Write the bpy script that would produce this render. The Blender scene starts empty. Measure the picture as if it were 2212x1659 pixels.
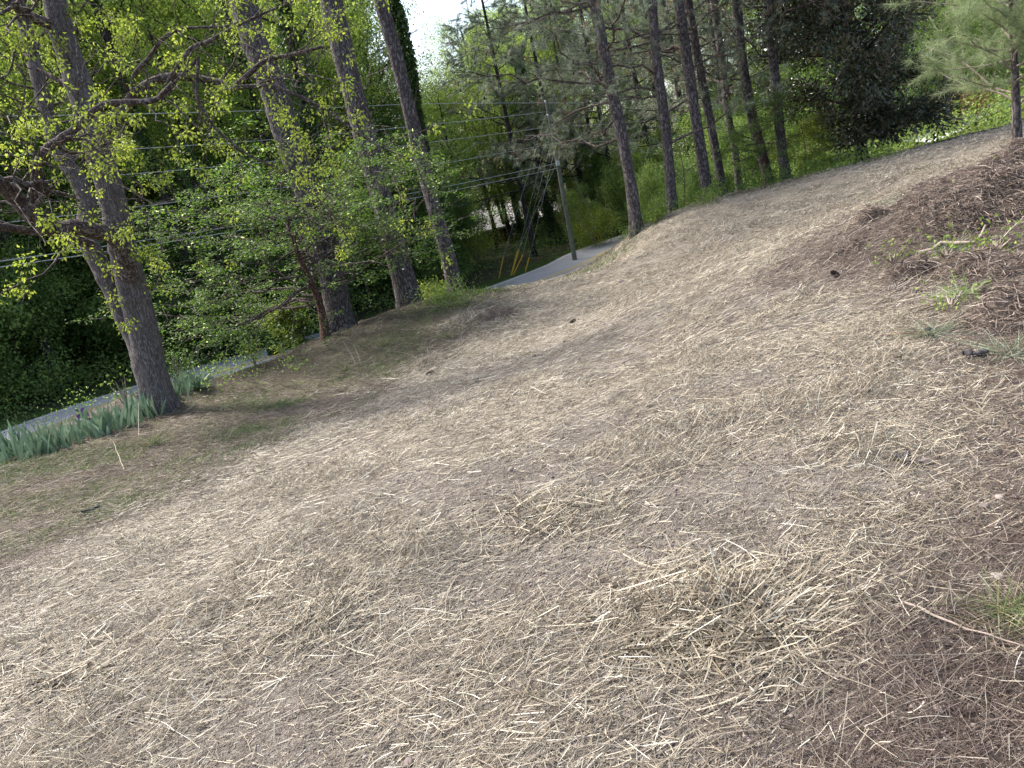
import bpy, math, random
import numpy as np

# ------------------------------------------------------------------ camera, sky, sun, exposure
scene = bpy.context.scene
F = 1600.0; PITCH = math.radians(15.5); ROLL = math.radians(11.9); CZ = 1.55
_r0 = np.array([1, 0, 0.]); _u0 = np.array([0, math.sin(PITCH), math.cos(PITCH)])
_f0 = np.array([0, math.cos(PITCH), -math.sin(PITCH)])
_r = math.cos(ROLL) * _r0 - math.sin(ROLL) * _u0
_u = math.sin(ROLL) * _r0 + math.cos(ROLL) * _u0
from mathutils import Matrix
cd = bpy.data.cameras.new("camera"); cam = bpy.data.objects.new("camera", cd)
scene.collection.objects.link(cam)
cd.sensor_width = 36; cd.lens = F / 2212 * 36; cd.clip_start = 0.05; cd.clip_end = 2000
cam.matrix_world = Matrix(((_r[0], _u[0], -_f0[0], 0), (_r[1], _u[1], -_f0[1], 0), (_r[2], _u[2], -_f0[2], CZ), (0, 0, 0, 1)))
scene.camera = cam

SUN_AZ = math.radians(-58)      # clockwise from +Y (ahead); sun stands ahead, to the left
SUN_EL = math.radians(50)
world = bpy.data.worlds.new("World"); scene.world = world; world.use_nodes = True
wn = world.node_tree.nodes; wl = world.node_tree.links
bg = wn["Background"]; sky = wn.new("ShaderNodeTexSky"); sky.sky_type = 'NISHITA'; sky.sun_disc = False
sky.sun_elevation = SUN_EL; sky.sun_rotation = SUN_AZ; sky.air_density = 1.0; sky.dust_density = 4.0; sky.ozone_density = 1.0
wl.new(sky.outputs[0], bg.inputs[0]); bg.inputs[1].default_value = 0.15
sl = bpy.data.lights.new("sun", 'SUN'); sl.energy = 3.3; sl.angle = math.radians(12); sl.color = (1.0, 0.965, 0.91)
sun = bpy.data.objects.new("sun", sl); scene.collection.objects.link(sun)
sun.rotation_euler = (math.radians(90) - SUN_EL, 0, math.pi - SUN_AZ)
scene.view_settings.view_transform = 'Standard'; scene.view_settings.look = 'None'
scene.view_settings.exposure = 1.4; scene.view_settings.gamma = 1.0
scene.cycles.max_bounces = 6; scene.cycles.diffuse_bounces = 3; scene.cycles.transmission_bounces = 3
scene.cycles.transparent_max_bounces = 4; scene.cycles.glossy_bounces = 2

# ------------------------------------------------------------------ helpers
def ray(px, py): return _r * (px - 1106) / F - _u * (py - 829.5) / F + _f0
def at(px, py, d):
    v = ray(px, py); v = v / math.hypot(v[0], v[1]) * d
    return v + np.array([0, 0, CZ])
RG = np.random.default_rng(11)
_ng = {}
def vnoise(x, y, scale, seed=0):
    """smooth value noise 0..1 with feature size `scale` metres"""
    if seed not in _ng: _ng[seed] = np.random.default_rng(1000 + seed).random((128, 128))
    g = _ng[seed]; u = np.asarray(x) / scale + 40.3; v = np.asarray(y) / scale + 40.7
    iu = np.floor(u).astype(int); iv = np.floor(v).astype(int); fu = u - iu; fv = v - iv
    fu = fu * fu * (3 - 2 * fu); fv = fv * fv * (3 - 2 * fv)
    a = g[iu % 128, iv % 128]; b = g[(iu + 1) % 128, iv % 128]; c = g[iu % 128, (iv + 1) % 128]; d = g[(iu + 1) % 128, (iv + 1) % 128]
    return (a * (1 - fu) + b * fu) * (1 - fv) + (c * (1 - fu) + d * fu) * fv

def link_mesh(name, V, faces, mat, parent=None, rnd=None, smooth=False, attrs=None, loc=None, face_mat=None):
    """faces: list of int arrays (n,3) or (n,4)"""
    me = bpy.data.meshes.new(name)
    V = np.asarray(V, dtype=np.float32)
    me.vertices.add(len(V)); me.vertices.foreach_set("co", V.ravel())
    faces = [f for f in faces if len(f)]
    tot = np.concatenate([np.full(len(f), f.shape[1], dtype=np.int32) for f in faces])
    idx = np.concatenate([f.ravel() for f in faces]).astype(np.int32)
    me.loops.add(len(idx)); me.loops.foreach_set("vertex_index", idx)
    me.polygons.add(len(tot))
    st = np.zeros(len(tot), dtype=np.int32); st[1:] = np.cumsum(tot)[:-1]
    me.polygons.foreach_set("loop_start", st); me.polygons.foreach_set("loop_total", tot)
    me.polygons.foreach_set("use_smooth", np.full(len(tot), smooth, dtype=bool))
    for m in (mat if isinstance(mat, (list, tuple)) else [mat]): me.materials.append(m)
    if face_mat is not None: me.polygons.foreach_set("material_index", np.asarray(face_mat, dtype=np.int32))
    if rnd is not None:
        a = me.attributes.new("rnd", 'FLOAT', 'POINT'); a.data.foreach_set("value", np.asarray(rnd, dtype=np.float32))
    for k, v in (attrs or {}).items():
        a = me.attributes.new(k, 'FLOAT', 'POINT'); a.data.foreach_set("value", np.asarray(v, dtype=np.float32))
    me.update(calc_edges=True)
    o = bpy.data.objects.new(name, me); scene.collection.objects.link(o)
    if parent is not None: o.parent = parent
    if loc is not None: o.location = loc
    return o

class MB:
    """collects shapes; build() links them as ONE mesh object"""
    def __init__(s, org=(0, 0, 0)): s.V = []; s.F = []; s.R = []; s.n = 0; s.org = np.asarray(org, float)
    def add(s, V, faces, rnd=None):
        V = np.asarray(V, float).reshape(-1, 3); n = len(V)
        s.V.append(V - s.org)
        for f in faces: s.F.append(np.asarray(f) + s.n)
        s.R.append(np.full(n, 0.5) if rnd is None else np.broadcast_to(np.asarray(rnd, float), (n,)))
        s.n += n
    def tubes(s, P, R, S=6, rnd=None, wob=0, rng=None, cap=True, mul=None):
        P = np.asarray(P, float)
        if P.ndim == 2: P = P[None]
        N, K, _ = P.shape
        R = np.broadcast_to(np.asarray(R, float), (N, K))
        T = np.gradient(P, axis=1); T /= np.linalg.norm(T, axis=2, keepdims=True) + 1e-12
        ref = np.zeros((N, 1, 3)); m = np.abs(T[:, :, 2]).mean(1) > .7
        ref[m, 0, 0] = 1; ref[~m, 0, 2] = 1
        A = np.cross(T, ref); A /= np.linalg.norm(A, axis=2, keepdims=True) + 1e-12
        B = np.cross(T, A)
        an = np.arange(S) * 2 * math.pi / S
        rr = R[:, :, None] * np.ones(S)
        if mul is not None: rr = rr * mul[None]
        if wob and rng is not None: rr = rr * (1 + wob * (rng.random((N, K, S)) - .5))
        ring = P[:, :, None] + rr[..., None] * (A[:, :, None] * np.cos(an)[:, None] + B[:, :, None] * np.sin(an)[:, None])
        V = ring.reshape(-1, 3)
        b = (np.arange(N)[:, None, None] * K + np.arange(K - 1)[None, :, None]) * S
        j = np.arange(S); j2 = (j + 1) % S
        q = np.stack([b + j, b + j2, b + S + j2, b + S + j], -1).reshape(-1, 4)
        fs = [q]
        if cap and S <= 4:
            c = (np.arange(N)[:, None] * K + (K - 1)) * S + np.arange(S)
            c0 = (np.arange(N)[:, None] * K) * S + np.arange(S)[::-1]
            fs += [c, c0]
        s.add(V, fs, None if rnd is None else np.repeat(np.broadcast_to(rnd, (N,)), K * S))
    def leaves(s, B, D, L, W, rng, rnd=None, fold=.25, side=None):
        """diamond leaves: base B, direction D, length L, width W"""
        N = len(B); D = D / (np.linalg.norm(D, axis=1, keepdims=True) + 1e-9)
        if side is None:
            side = np.cross(D, rng.normal(size=(N, 3)))
        side = side / (np.linalg.norm(side, axis=1, keepdims=True) + 1e-9)
        nn = np.cross(D, side)
        L = np.broadcast_to(L, (N,))[:, None]; W = np.broadcast_to(W, (N,))[:, None]
        m = B + D * L * .45 + nn * W * fold
        V = np.stack([B, m + side * W * .5, B + D * L, m - side * W * .5], 1).reshape(-1, 3)
        q = (np.arange(N) * 4)[:, None] + np.arange(4)
        s.add(V, [q], None if rnd is None else np.repeat(rnd, 4))
    def blades(s, B, D, L, W, rng, rnd=None, bend=.3, K=3):
        """tapered flat blades bending over"""
        N = len(B); D = D / (np.linalg.norm(D, axis=1, keepdims=True) + 1e-9)
        side = np.cross(D, rng.normal(size=(N, 3))); side /= np.linalg.norm(side, axis=1, keepdims=True) + 1e-9
        t = np.linspace(0, 1, K + 1)
        L = np.broadcast_to(L, (N,)); W = np.broadcast_to(W, (N,))
        hd = D * [1, 1, 0] + rng.normal(0, .15, (N, 3)) * [1, 1, 0]
        hd /= np.linalg.norm(hd, axis=1, keepdims=True) + 1e-6
        bend = np.broadcast_to(bend, (N,))
        C = B[:, None] + D[:, None] * (L[:, None] * t)[..., None] + (hd[:, None] * [1, 1, 0] + [0, 0, -.6]) * (bend[:, None] * L[:, None] * t ** 2)[..., None]
        w = W[:, None] * np.clip(1 - t ** 2, .08, 1) * .5
        V = np.stack([C - side[:, None] * w[..., None], C + side[:, None] * w[..., None]], 2).reshape(-1, 3)
        b = (np.arange(N)[:, None] * (K + 1) + np.arange(K)) * 2
        q = np.stack([b, b + 1, b + 3, b + 2], -1).reshape(-1, 4)
        s.add(V, [q], None if rnd is None else np.repeat(rnd, (K + 1) * 2))
    def needles(s, B, D, L, W, rng, rnd=None):
        N = len(B); D = D / (np.linalg.norm(D, axis=1, keepdims=True) + 1e-9)
        side = np.cross(D, rng.normal(size=(N, 3))); side /= np.linalg.norm(side, axis=1, keepdims=True) + 1e-9
        L = np.broadcast_to(L, (N,))[:, None]; W = np.broadcast_to(W, (N,))[:, None]
        V = np.stack([B - side * W * .5, B + side * W * .5, B + D * L], 1).reshape(-1, 3)
        s.add(V, [(np.arange(N) * 3)[:, None] + np.arange(3)], None if rnd is None else np.repeat(rnd, 3))
    def box(s, c, h, rz=0, rnd=None, taper=1.0):
        c = np.asarray(c, float); h = np.asarray(h, float)
        v = np.array([[x, y, z] for z in (-1, 1) for y in (-1, 1) for x in (-1, 1)], float)
        v[4:, :2] *= taper; v = v * h
        cs, sn = math.cos(rz), math.sin(rz)
        v = np.stack([v[:, 0] * cs - v[:, 1] * sn, v[:, 0] * sn + v[:, 1] * cs, v[:, 2]], 1) + c
        s.add(v, [np.array([[0, 2, 3, 1], [4, 5, 7, 6], [0, 1, 5, 4], [2, 6, 7, 3], [0, 4, 6, 2], [1, 3, 7, 5]])], rnd)
    def rock(s, c, r, rng, rnd=None, n=10, m=7, rough=.25):
        """lumpy stone: displaced lat-long sphere; r = (rx, ry, rz)"""
        th = np.linspace(0, math.pi, m + 1)[1:-1]; ph = np.arange(n) * 2 * math.pi / n
        T, Ph = np.meshgrid(th, ph, indexing='ij')
        X = np.stack([np.sin(T) * np.cos(Ph), np.sin(T) * np.sin(Ph), np.cos(T)], -1).reshape(-1, 3)
        X = np.vstack([X, [[0, 0, 1]], [[0, 0, -1]]])
        d = rng.normal(size=(5, 3)); d /= np.linalg.norm(d, axis=1, keepdims=True)
        k = 1 + rough * (np.cos(X @ d.T * 3 + rng.random(5) * 6).mean(1)) + (rng.random(len(X)) - .5) * rough * .3
        for dd in list(d) + [-q for q in d[:3]]:     # flat facets
            pr = X @ dd * k; k = np.where(pr > .74, k * .74 / np.maximum(pr, .1), k)
        V = X * k[:, None] * np.asarray(r); a = rng.random() * 6.3
        V = np.stack([V[:, 0] * math.cos(a) - V[:, 1] * math.sin(a), V[:, 0] * math.sin(a) + V[:, 1] * math.cos(a), V[:, 2]], 1) + np.asarray(c)
        i = np.arange(m - 2)[:, None] * n; j = np.arange(n); j2 = (j + 1) % n
        q = np.stack([i + j, i + n + j, i + n + j2, i + j2], -1).reshape(-1, 4)
        top = np.stack([np.full(n, len(X) - 2), j, j2], 1); bo = (m - 2) * n
        bot = np.stack([np.full(n, len(X) - 1), bo + j2, bo + j], 1)
        s.add(V, [q, top, bot], rnd)
    def build(s, name, mat, parent=None, smooth=False, loc=None):
        return link_mesh(name, np.vstack(s.V), s.F, mat, parent, np.concatenate(s.R), smooth, loc=loc)

def tag(o, label=None, cat=None, group=None, kind=None):
    if label: o["label"] = label
    if cat: o["category"] = cat
    if group: o["group"] = group
    if kind: o["kind"] = kind
    return o
def empty(name, loc, label, cat, group=None, rz=0):
    o = bpy.data.objects.new(name, None); scene.collection.objects.link(o)
    o.location = tuple(float(q) for q in loc); o.rotation_euler = (0, 0, rz)
    return tag(o, label, cat, group)
def copy_tree(o, parent=None):
    c = o.copy(); scene.collection.objects.link(c)
    if parent is not None: c.parent = parent
    for ch in list(o.children): copy_tree(ch, c)
    return c

# ------------------------------------------------------------------ materials
def newmat(name):
    m = bpy.data.materials.new(name); m.use_nodes = True
    nt = m.node_tree; return m, nt.nodes, nt.links, nt.nodes["Principled BSDF"]
def N(nodes, t, **kw):
    n = nodes.new(t)
    for k, v in kw.items():
        if k.startswith("i_"): n.inputs[k[2:].replace("_", " ")].default_value = v
        else: setattr(n, k, v)
    return n
def ramp(nodes, stops, interp='LINEAR'):
    r = nodes.new("ShaderNodeValToRGB"); r.color_ramp.interpolation = interp
    e = r.color_ramp.elements
    while len(e) < len(stops): e.new(.5)
    for q, (p, c) in zip(e, stops): q.position = p; q.color = (*c, 1)
    return r
def attr_mat(name, stops, rough=.7, spec=.3, transl=0, tcol=None, noise=None):
    """colour picked by the per-piece random value 'rnd'; optional translucency for leaves"""
    m, nd, ln, b = newmat(name)
    a = N(nd, "ShaderNodeAttribute", attribute_name="rnd")
    oi = N(nd, "ShaderNodeObjectInfo")
    r = ramp(nd, stops); src = a.outputs["Fac"]
    if noise:                                     # whole-tree tint shift
        ad = N(nd, "ShaderNodeMath", operation='MULTIPLY_ADD'); ad.inputs[1].default_value = noise; 
        ln.new(oi.outputs["Random"], ad.inputs[0]); ln.new(a.outputs["Fac"], ad.inputs[2])
        sb = N(nd, "ShaderNodeMath", operation='SUBTRACT'); ln.new(ad.outputs[0], sb.inputs[0]); sb.inputs[1].default_value = noise / 2
        src = sb.outputs[0]
    ln.new(src, r.inputs[0]); ln.new(r.outputs[0], b.inputs["Base Color"])
    b.inputs["Roughness"].default_value = rough; b.inputs["Specular IOR Level"].default_value = spec
    if transl:
        t = N(nd, "ShaderNodeBsdfTranslucent"); mx = N(nd, "ShaderNodeMixShader"); mx.inputs[0].default_value = transl
        if tcol:
            mc = N(nd, "ShaderNodeMix", data_type='RGBA', blend_type='MULTIPLY'); mc.inputs[0].default_value = 1
            ln.new(r.outputs[0], mc.inputs[6]); mc.inputs[7].default_value = (*tcol, 1); ln.new(mc.outputs[2], t.inputs[0])
        else: ln.new(r.outputs[0], t.inputs[0])
        ln.new(b.outputs[0], mx.inputs[1]); ln.new(t.outputs[0], mx.inputs[2])
        ln.new(mx.outputs[0], nd["Material Output"].inputs[0])
    return m
def bark_mat(name, c_dark, c_mid, c_light, sc=9, stretch=.28, lichen=.0, bump=.6, dist=.04):
    m, nd, ln, b = newmat(name)
    tc = N(nd, "ShaderNodeTexCoord"); mp = N(nd, "ShaderNodeMapping"); mp.inputs["Scale"].default_value = (1, 1, stretch)
    ln.new(tc.outputs["Object"], mp.inputs[0])
    nz = N(nd, "ShaderNodeTexNoise"); nz.inputs["Scale"].default_value = sc * .8; nz.inputs["Detail"].default_value = 4
    ln.new(mp.outputs[0], nz.inputs["Vector"])
    mixv = N(nd, "ShaderNodeMix", data_type='RGBA', blend_type='LINEAR_LIGHT'); mixv.inputs[0].default_value = .12
    ln.new(mp.outputs[0], mixv.inputs[6]); ln.new(nz.outputs["Color"], mixv.inputs[7])
    vo = N(nd, "ShaderNodeTexVoronoi", feature='DISTANCE_TO_EDGE'); vo.inputs["Scale"].default_value = sc
    ln.new(mixv.outputs[2], vo.inputs["Vector"])
    rr = ramp(nd, [(0, (0, 0, 0)), (.26, (.75, .75, .75)), (.5, (1, 1, 1))]); ln.new(vo.outputs["Distance"], rr.inputs[0])
    n2 = N(nd, "ShaderNodeTexNoise"); n2.inputs["Scale"].default_value = 26; n2.inputs["Detail"].default_value = 6; n2.inputs["Roughness"].default_value = .7
    ln.new(mp.outputs[0], n2.inputs["Vector"])
    cr = ramp(nd, [(.28, c_dark), (.5, c_mid), (.72, c_light)]); 
    mm = N(nd, "ShaderNodeMath", operation='MULTIPLY_ADD'); ln.new(rr.outputs[0], mm.inputs[0]); mm.inputs[1].default_value = .42
    m3 = N(nd, "ShaderNodeMath", operation='MULTIPLY'); ln.new(n2.outputs["Fac"], m3.inputs[0]); m3.inputs[1].default_value = .5
    ln.new(m3.outputs[0], mm.inputs[2]); ln.new(mm.outputs[0], cr.inputs[0])
    out = cr.outputs[0]
    if lichen:
        n3 = N(nd, "ShaderNodeTexNoise"); n3.inputs["Scale"].default_value = 14; n3.inputs["Detail"].default_value = 3
        ln.new(tc.outputs["Object"], n3.inputs["Vector"])
        lr = ramp(nd, [(.60, (0, 0, 0)), (.68, (1, 1, 1))]); ln.new(n3.outputs["Fac"], lr.inputs[0])
        ml = N(nd, "ShaderNodeMath", operation='MULTIPLY'); ln.new(lr.outputs[0], ml.inputs[0]); ml.inputs[1].default_value = lichen
        mx = N(nd, "ShaderNodeMix", data_type='RGBA'); ln.new(ml.outputs[0], mx.inputs[0]); ln.new(out, mx.inputs[6]); mx.inputs[7].default_value = (.32, .33, .30, 1)
        out = mx.outputs[2]
    ln.new(out, b.inputs["Base Color"]); b.inputs["Roughness"].default_value = .9; b.inputs["Specular IOR Level"].default_value = .15
    bp = N(nd, "ShaderNodeBump"); bp.inputs["Strength"].default_value = bump; bp.inputs["Distance"].default_value = dist
    ln.new(mm.outputs[0], bp.inputs["Height"]); ln.new(bp.outputs[0], b.inputs["Normal"])
    return m
def plain_mat(name, col, rough=.7, var=.25, scale=8, metal=0, spec=.3):
    m, nd, ln, b = newmat(name)
    tc = N(nd, "ShaderNodeTexCoord"); nz = N(nd, "ShaderNodeTexNoise"); nz.inputs["Scale"].default_value = scale; nz.inputs["Detail"].default_value = 5
    ln.new(tc.outputs["Object"], nz.inputs["Vector"])
    r = ramp(nd, [(.3, tuple(c * (1 - var) for c in col)), (.7, tuple(min(1, c * (1 + var)) for c in col))]); ln.new(nz.outputs["Fac"], r.inputs[0])
    ln.new(r.outputs[0], b.inputs["Base Color"]); b.inputs["Roughness"].default_value = rough; b.inputs["Metallic"].default_value = metal
    b.inputs["Specular IOR Level"].default_value = spec
    return m

M = {}
M['straw'] = attr_mat("straw", [(0, (.08, .065, .048)), (.25, (.19, .155, .112)), (.6, (.36, .31, .225)), (.9, (.55, .485, .36)), (1, (.68, .635, .52))], rough=.6, spec=.35)
M['pinestraw'] = attr_mat("pine_straw", [(0, (.045, .032, .026)), (.5, (.14, .105, .082)), (.85, (.26, .205, .165)), (1, (.42, .36, .30))], rough=.65, spec=.3)
M['drygrass'] = attr_mat("dry_grass", [(0, (.07, .12, .035)), (.45, (.12, .18, .06)), (.6, (.22, .21, .10)), (1, (.40, .34, .22))], rough=.7, spec=.2, transl=.25)
M['vergegrass'] = attr_mat("verge_grass", [(0, (.05, .10, .022)), (1, (.15, .23, .05))], rough=.7, spec=.2, transl=.35)
M['iris_leaf'] = attr_mat("iris_leaf", [(0, (.10, .16, .095)), (.6, (.165, .25, .155)), (1, (.26, .35, .235))], rough=.5, spec=.3, transl=.2)
M['petal'] = attr_mat("iris_petal", [(0, (.03, .012, .10)), (1, (.09, .03, .22))], rough=.6, transl=.2)
M['spring'] = attr_mat("spring_leaf", [(0, (.11, .16, .03)), (.5, (.19, .26, .045)), (1, (.30, .36, .08))], rough=.55, spec=.3, transl=.55, tcol=(1.35, 1.3, .85))
M['forest_leaf'] = attr_mat("forest_leaf", [(0, (.085, .15, .035)), (.5, (.19, .28, .065)), (1, (.34, .42, .12))], rough=.55, spec=.3, transl=.55, tcol=(1.45, 1.4, 1.0), noise=.5)
M['under_leaf'] = attr_mat("understory_leaf", [(0, (.06, .115, .03)), (.5, (.135, .22, .05)), (1, (.26, .34, .09))], rough=.5, spec=.35, transl=.4, tcol=(1.35, 1.35, .95), noise=.4)
M['dogwood_leaf'] = attr_mat("dogwood_leaf", [(0, (.055, .11, .022)), (.6, (.115, .19, .04)), (.93, (.20, .29, .07)), (.96, (.5, .55, .42)), (1, (.62, .66, .54))], rough=.6, spec=.25, transl=.45, tcol=(1.2, 1.3, .7))
M['magnolia_leaf'] = attr_mat("magnolia_leaf", [(0, (.03, .042, .02)), (.6, (.07, .085, .042)), (1, (.15, .115, .07))], rough=.22, spec=.6, transl=.06)
M['pine_needle'] = attr_mat("pine_needle", [(0, (.10, .13, .085)), (.5, (.21, .25, .165)), (.88, (.38, .43, .30)), (.93, (.24, .13, .09)), (1, (.27, .15, .10))], rough=.5, spec=.3, transl=.4)
M['young_needle'] = attr_mat("young_pine_needle", [(0, (.17, .23, .10)), (.6, (.33, .41, .20)), (1, (.50, .57, .34))], rough=.5, spec=.35, transl=.5)
M['ivy'] = attr_mat("ivy_leaf", [(0, (.025, .06, .012)), (.6, (.06, .12, .022)), (1, (.13, .20, .04))], rough=.45, spec=.4, transl=.35)
M['cone'] = attr_mat("pine_cone", [(0, (.035, .025, .02)), (1, (.09, .06, .045))], rough=.8)
M['rustleaf'] = attr_mat("rust_leaf", [(0, (.12, .06, .02)), (.6, (.24, .13, .04)), (1, (.16, .20, .05))], rough=.6, transl=.4)
M['weed'] = attr_mat("weed_leaf", [(0, (.11, .19, .03)), (1, (.28, .38, .07))], rough=.5, transl=.4)
M['pine_bark'] = bark_mat("pine_bark", (.045, .037, .038), (.125, .106, .106), (.23, .205, .20), sc=13, stretch=.36, lichen=.25, bump=.8)
M['oak_bark'] = bark_mat("oak_bark", (.07, .058, .055), (.17, .148, .142), (.27, .245, .235), sc=26, stretch=.12, lichen=.2, bump=.7, dist=.03)
M['limb_bark'] = bark_mat("limb_bark", (.04, .03, .028), (.13, .10, .09), (.25, .22, .20), sc=14, stretch=1, lichen=.35, bump=.5, dist=.02)
M['dark_bark'] = bark_mat("dark_bark", (.02, .017, .015), (.06, .05, .045), (.12, .10, .09), sc=9, stretch=.3, lichen=.1)
M['red_bark'] = bark_mat("red_bark", (.05, .028, .024), (.13, .075, .06), (.20, .13, .11), sc=14, stretch=.6)
M['wire'] = plain_mat("wire", (.42, .43, .42), rough=.35, spec=.6)
M['pole'] = plain_mat("pole_wood", (.14, .15, .11), rough=.85, scale=4)
M['yellow'] = plain_mat("guard_yellow", (.62, .38, .04), rough=.5, var=.15)
M['stone'] = attr_mat("stone", [(0, (.10, .08, .075)), (.5, (.20, .165, .15)), (1, (.36, .32, .29))], rough=.85, spec=.2)
M['char'] = plain_mat("charred_wood", (.030, .028, .030), rough=.7, var=.6, scale=30)
M['concrete'] = plain_mat("concrete", (.50, .50, .48), rough=.8, var=.12)
M['stick'] = plain_mat("stick", (.25, .20, .165), rough=.85, var=.4, scale=20)
M['roof'] = plain_mat("house_roof", (.42, .40, .40), rough=.6, var=.12, scale=3)
M['brick'] = plain_mat("house_wall", (.30, .17, .10), rough=.85, var=.2, scale=5)
M['trim'] = plain_mat("house_trim", (.55, .50, .42), rough=.6, var=.1)
M['glass'] = plain_mat("window_glass", (.03, .035, .04), rough=.1, spec=.6, var=.1)
M['ceramic'] = plain_mat("insulator", (.45, .46, .46), rough=.3, spec=.6, var=.1)

# asphalt
m, nd, ln, b = newmat("asphalt")
tc = N(nd, "ShaderNodeTexCoord"); n1 = N(nd, "ShaderNodeTexNoise"); n1.inputs["Scale"].default_value = .7; n1.inputs["Detail"].default_value = 6
n2 = N(nd, "ShaderNodeTexNoise"); n2.inputs["Scale"].default_value = 60; n2.inputs["Detail"].default_value = 2
ln.new(tc.outputs["Object"], n1.inputs["Vector"]); ln.new(tc.outputs["Object"], n2.inputs["Vector"])
ad = N(nd, "ShaderNodeMath", operation='ADD'); ln.new(n1.outputs["Fac"], ad.inputs[0]); ln.new(n2.outputs["Fac"], ad.inputs[1])
r = ramp(nd, [(.35, (.26, .26, .27)), (.75, (.38, .38, .395))]); hf = N(nd, "ShaderNodeMath", operation='MULTIPLY'); hf.inputs[1].default_value = .5
ln.new(ad.outputs[0], hf.inputs[0]); ln.new(hf.outputs[0], r.inputs[0]); ln.new(r.outputs[0], b.inputs["Base Color"]); b.inputs["Roughness"].default_value = .6
M['asphalt'] = m
M['paint_yellow'] = plain_mat("road_paint_yellow", (.60, .42, .10), rough=.6, var=.2, scale=10)
M['paint_white'] = plain_mat("road_paint_white", (.6, .6, .58), rough=.6, var=.2, scale=10)

# ground: soil, litter, thin grass and forest floor mixed by zone attributes
m, nd, ln, b = newmat("ground_soil")
tc = N(nd, "ShaderNodeTexCoord")
def nz(scale, det=5, ro=.6):
    n = N(nd, "ShaderNodeTexNoise"); n.inputs["Scale"].default_value = scale; n.inputs["Detail"].default_value = det; n.inputs["Roughness"].default_value = ro
    ln.new(tc.outputs["Object"], n.inputs["Vector"]); return n
na, nb, nc = nz(2.2), nz(28, 6, .7), nz(160, 3)
ad = N(nd, "ShaderNodeMath", operation='ADD'); ln.new(nb.outputs["Fac"], ad.inputs[0]); ln.new(nc.outputs["Fac"], ad.inputs[1])
hf = N(nd, "ShaderNodeMath", operation='MULTIPLY_ADD'); ln.new(ad.outputs[0], hf.inputs[0]); hf.inputs[1].default_value = .36
m4 = N(nd, "ShaderNodeMath", operation='MULTIPLY'); ln.new(na.outputs["Fac"], m4.inputs[0]); m4.inputs[1].default_value = .28; ln.new(m4.outputs[0], hf.inputs[2])
soil = ramp(nd, [(.36, (.06, .049, .042)), (.5, (.185, .162, .138)), (.64, (.31, .28, .245))]); ln.new(hf.outputs[0], soil.inputs[0])
mulch = ramp(nd, [(.36, (.025, .017, .015)), (.5, (.088, .067, .056)), (.64, (.18, .145, .125))]); ln.new(hf.outputs[0], mulch.inputs[0])
turf = ramp(nd, [(.34, (.06, .05, .032)), (.47, (.13, .105, .075)), (.56, (.12, .13, .06)), (.68, (.24, .19, .15))]); ln.new(hf.outputs[0], turf.inputs[0])
wood = ramp(nd, [(.32, (.018, .022, .010)), (.5, (.045, .045, .022)), (.7, (.09, .07, .045))]); ln.new(hf.outputs[0], wood.inputs[0])
strawfar = ramp(nd, [(.32, (.14, .115, .088)), (.5, (.33, .285, .215)), (.7, (.50, .445, .35))]); ln.new(hf.outputs[0], strawfar.inputs[0])
cur = soil.outputs[0]
for an, rp in (("strawfar", strawfar), ("mulch", mulch), ("turf", turf), ("wood", wood)):
    a = N(nd, "ShaderNodeAttribute", attribute_name=an); mx = N(nd, "ShaderNodeMix", data_type='RGBA')
    ln.new(a.outputs["Fac"], mx.inputs[0]); ln.new(cur, mx.inputs[6]); ln.new(rp.outputs[0], mx.inputs[7]); cur = mx.outputs[2]
ln.new(cur, b.inputs["Base Color"]); b.inputs["Roughness"].default_value = .95; b.inputs["Specular IOR Level"].default_value = .15
bp = N(nd, "ShaderNodeBump"); bp.inputs["Strength"].default_value = 1.0; bp.inputs["Distance"].default_value = .05; ln.new(hf.outputs[0], bp.inputs["Height"]); ln.new(bp.outputs[0], b.inputs["Normal"])
M['ground'] = m

# ------------------------------------------------------------------ terrain
road_c = [at(-260, 1060, 21.5), at(-80, 1000, 23.3), at(100, 938, 24.8), at(200, 905, 26), at(330, 864, 27.4), at(460, 822, 28.8), at(640, 768, 31), at(850, 699, 33.4),
          at(1063, 629, 36), at(1169, 595, 38.3), at(1277, 560, 41.8), at(1335, 540, 45)]
road_c = np.array(road_c); e = road_c[-1] - road_c[-2]
road_c = np.vstack([road_c, road_c[-1] + e * 1.6 + [2, 0, 0], road_c[-1] + e * 3.4 + [7, -1, 0], road_c[-1] + e * 5 + [16, -4, .2]])
road_c[:, 2] = np.polyval(np.polyfit(road_c[:12, 0], road_c[:12, 2], 2), np.clip(road_c[:, 0], -20, 8))
def resample(P, step):
    P = np.asarray(P, float); t = np.arange(len(P)); k = len(P)
    # Catmull-Rom through points
    out = []
    for i in range(k - 1):
        p0, p1, p2, p3 = P[max(i - 1, 0)], P[i], P[i + 1], P[min(i + 2, k - 1)]
        n = max(2, int(np.linalg.norm(p2 - p1) / step)); u = np.linspace(0, 1, n, endpoint=False)[:, None]
        out.append(.5 * (2 * p1 + (p2 - p0) * u + (2 * p0 - 5 * p1 + 4 * p2 - p3) * u ** 2 + (3 * p1 - p0 - 3 * p2 + p3) * u ** 3))
    out.append(P[-1:]); return np.vstack(out)
ROADP = resample(road_c, 1.0)
RHW = 3.1
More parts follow.
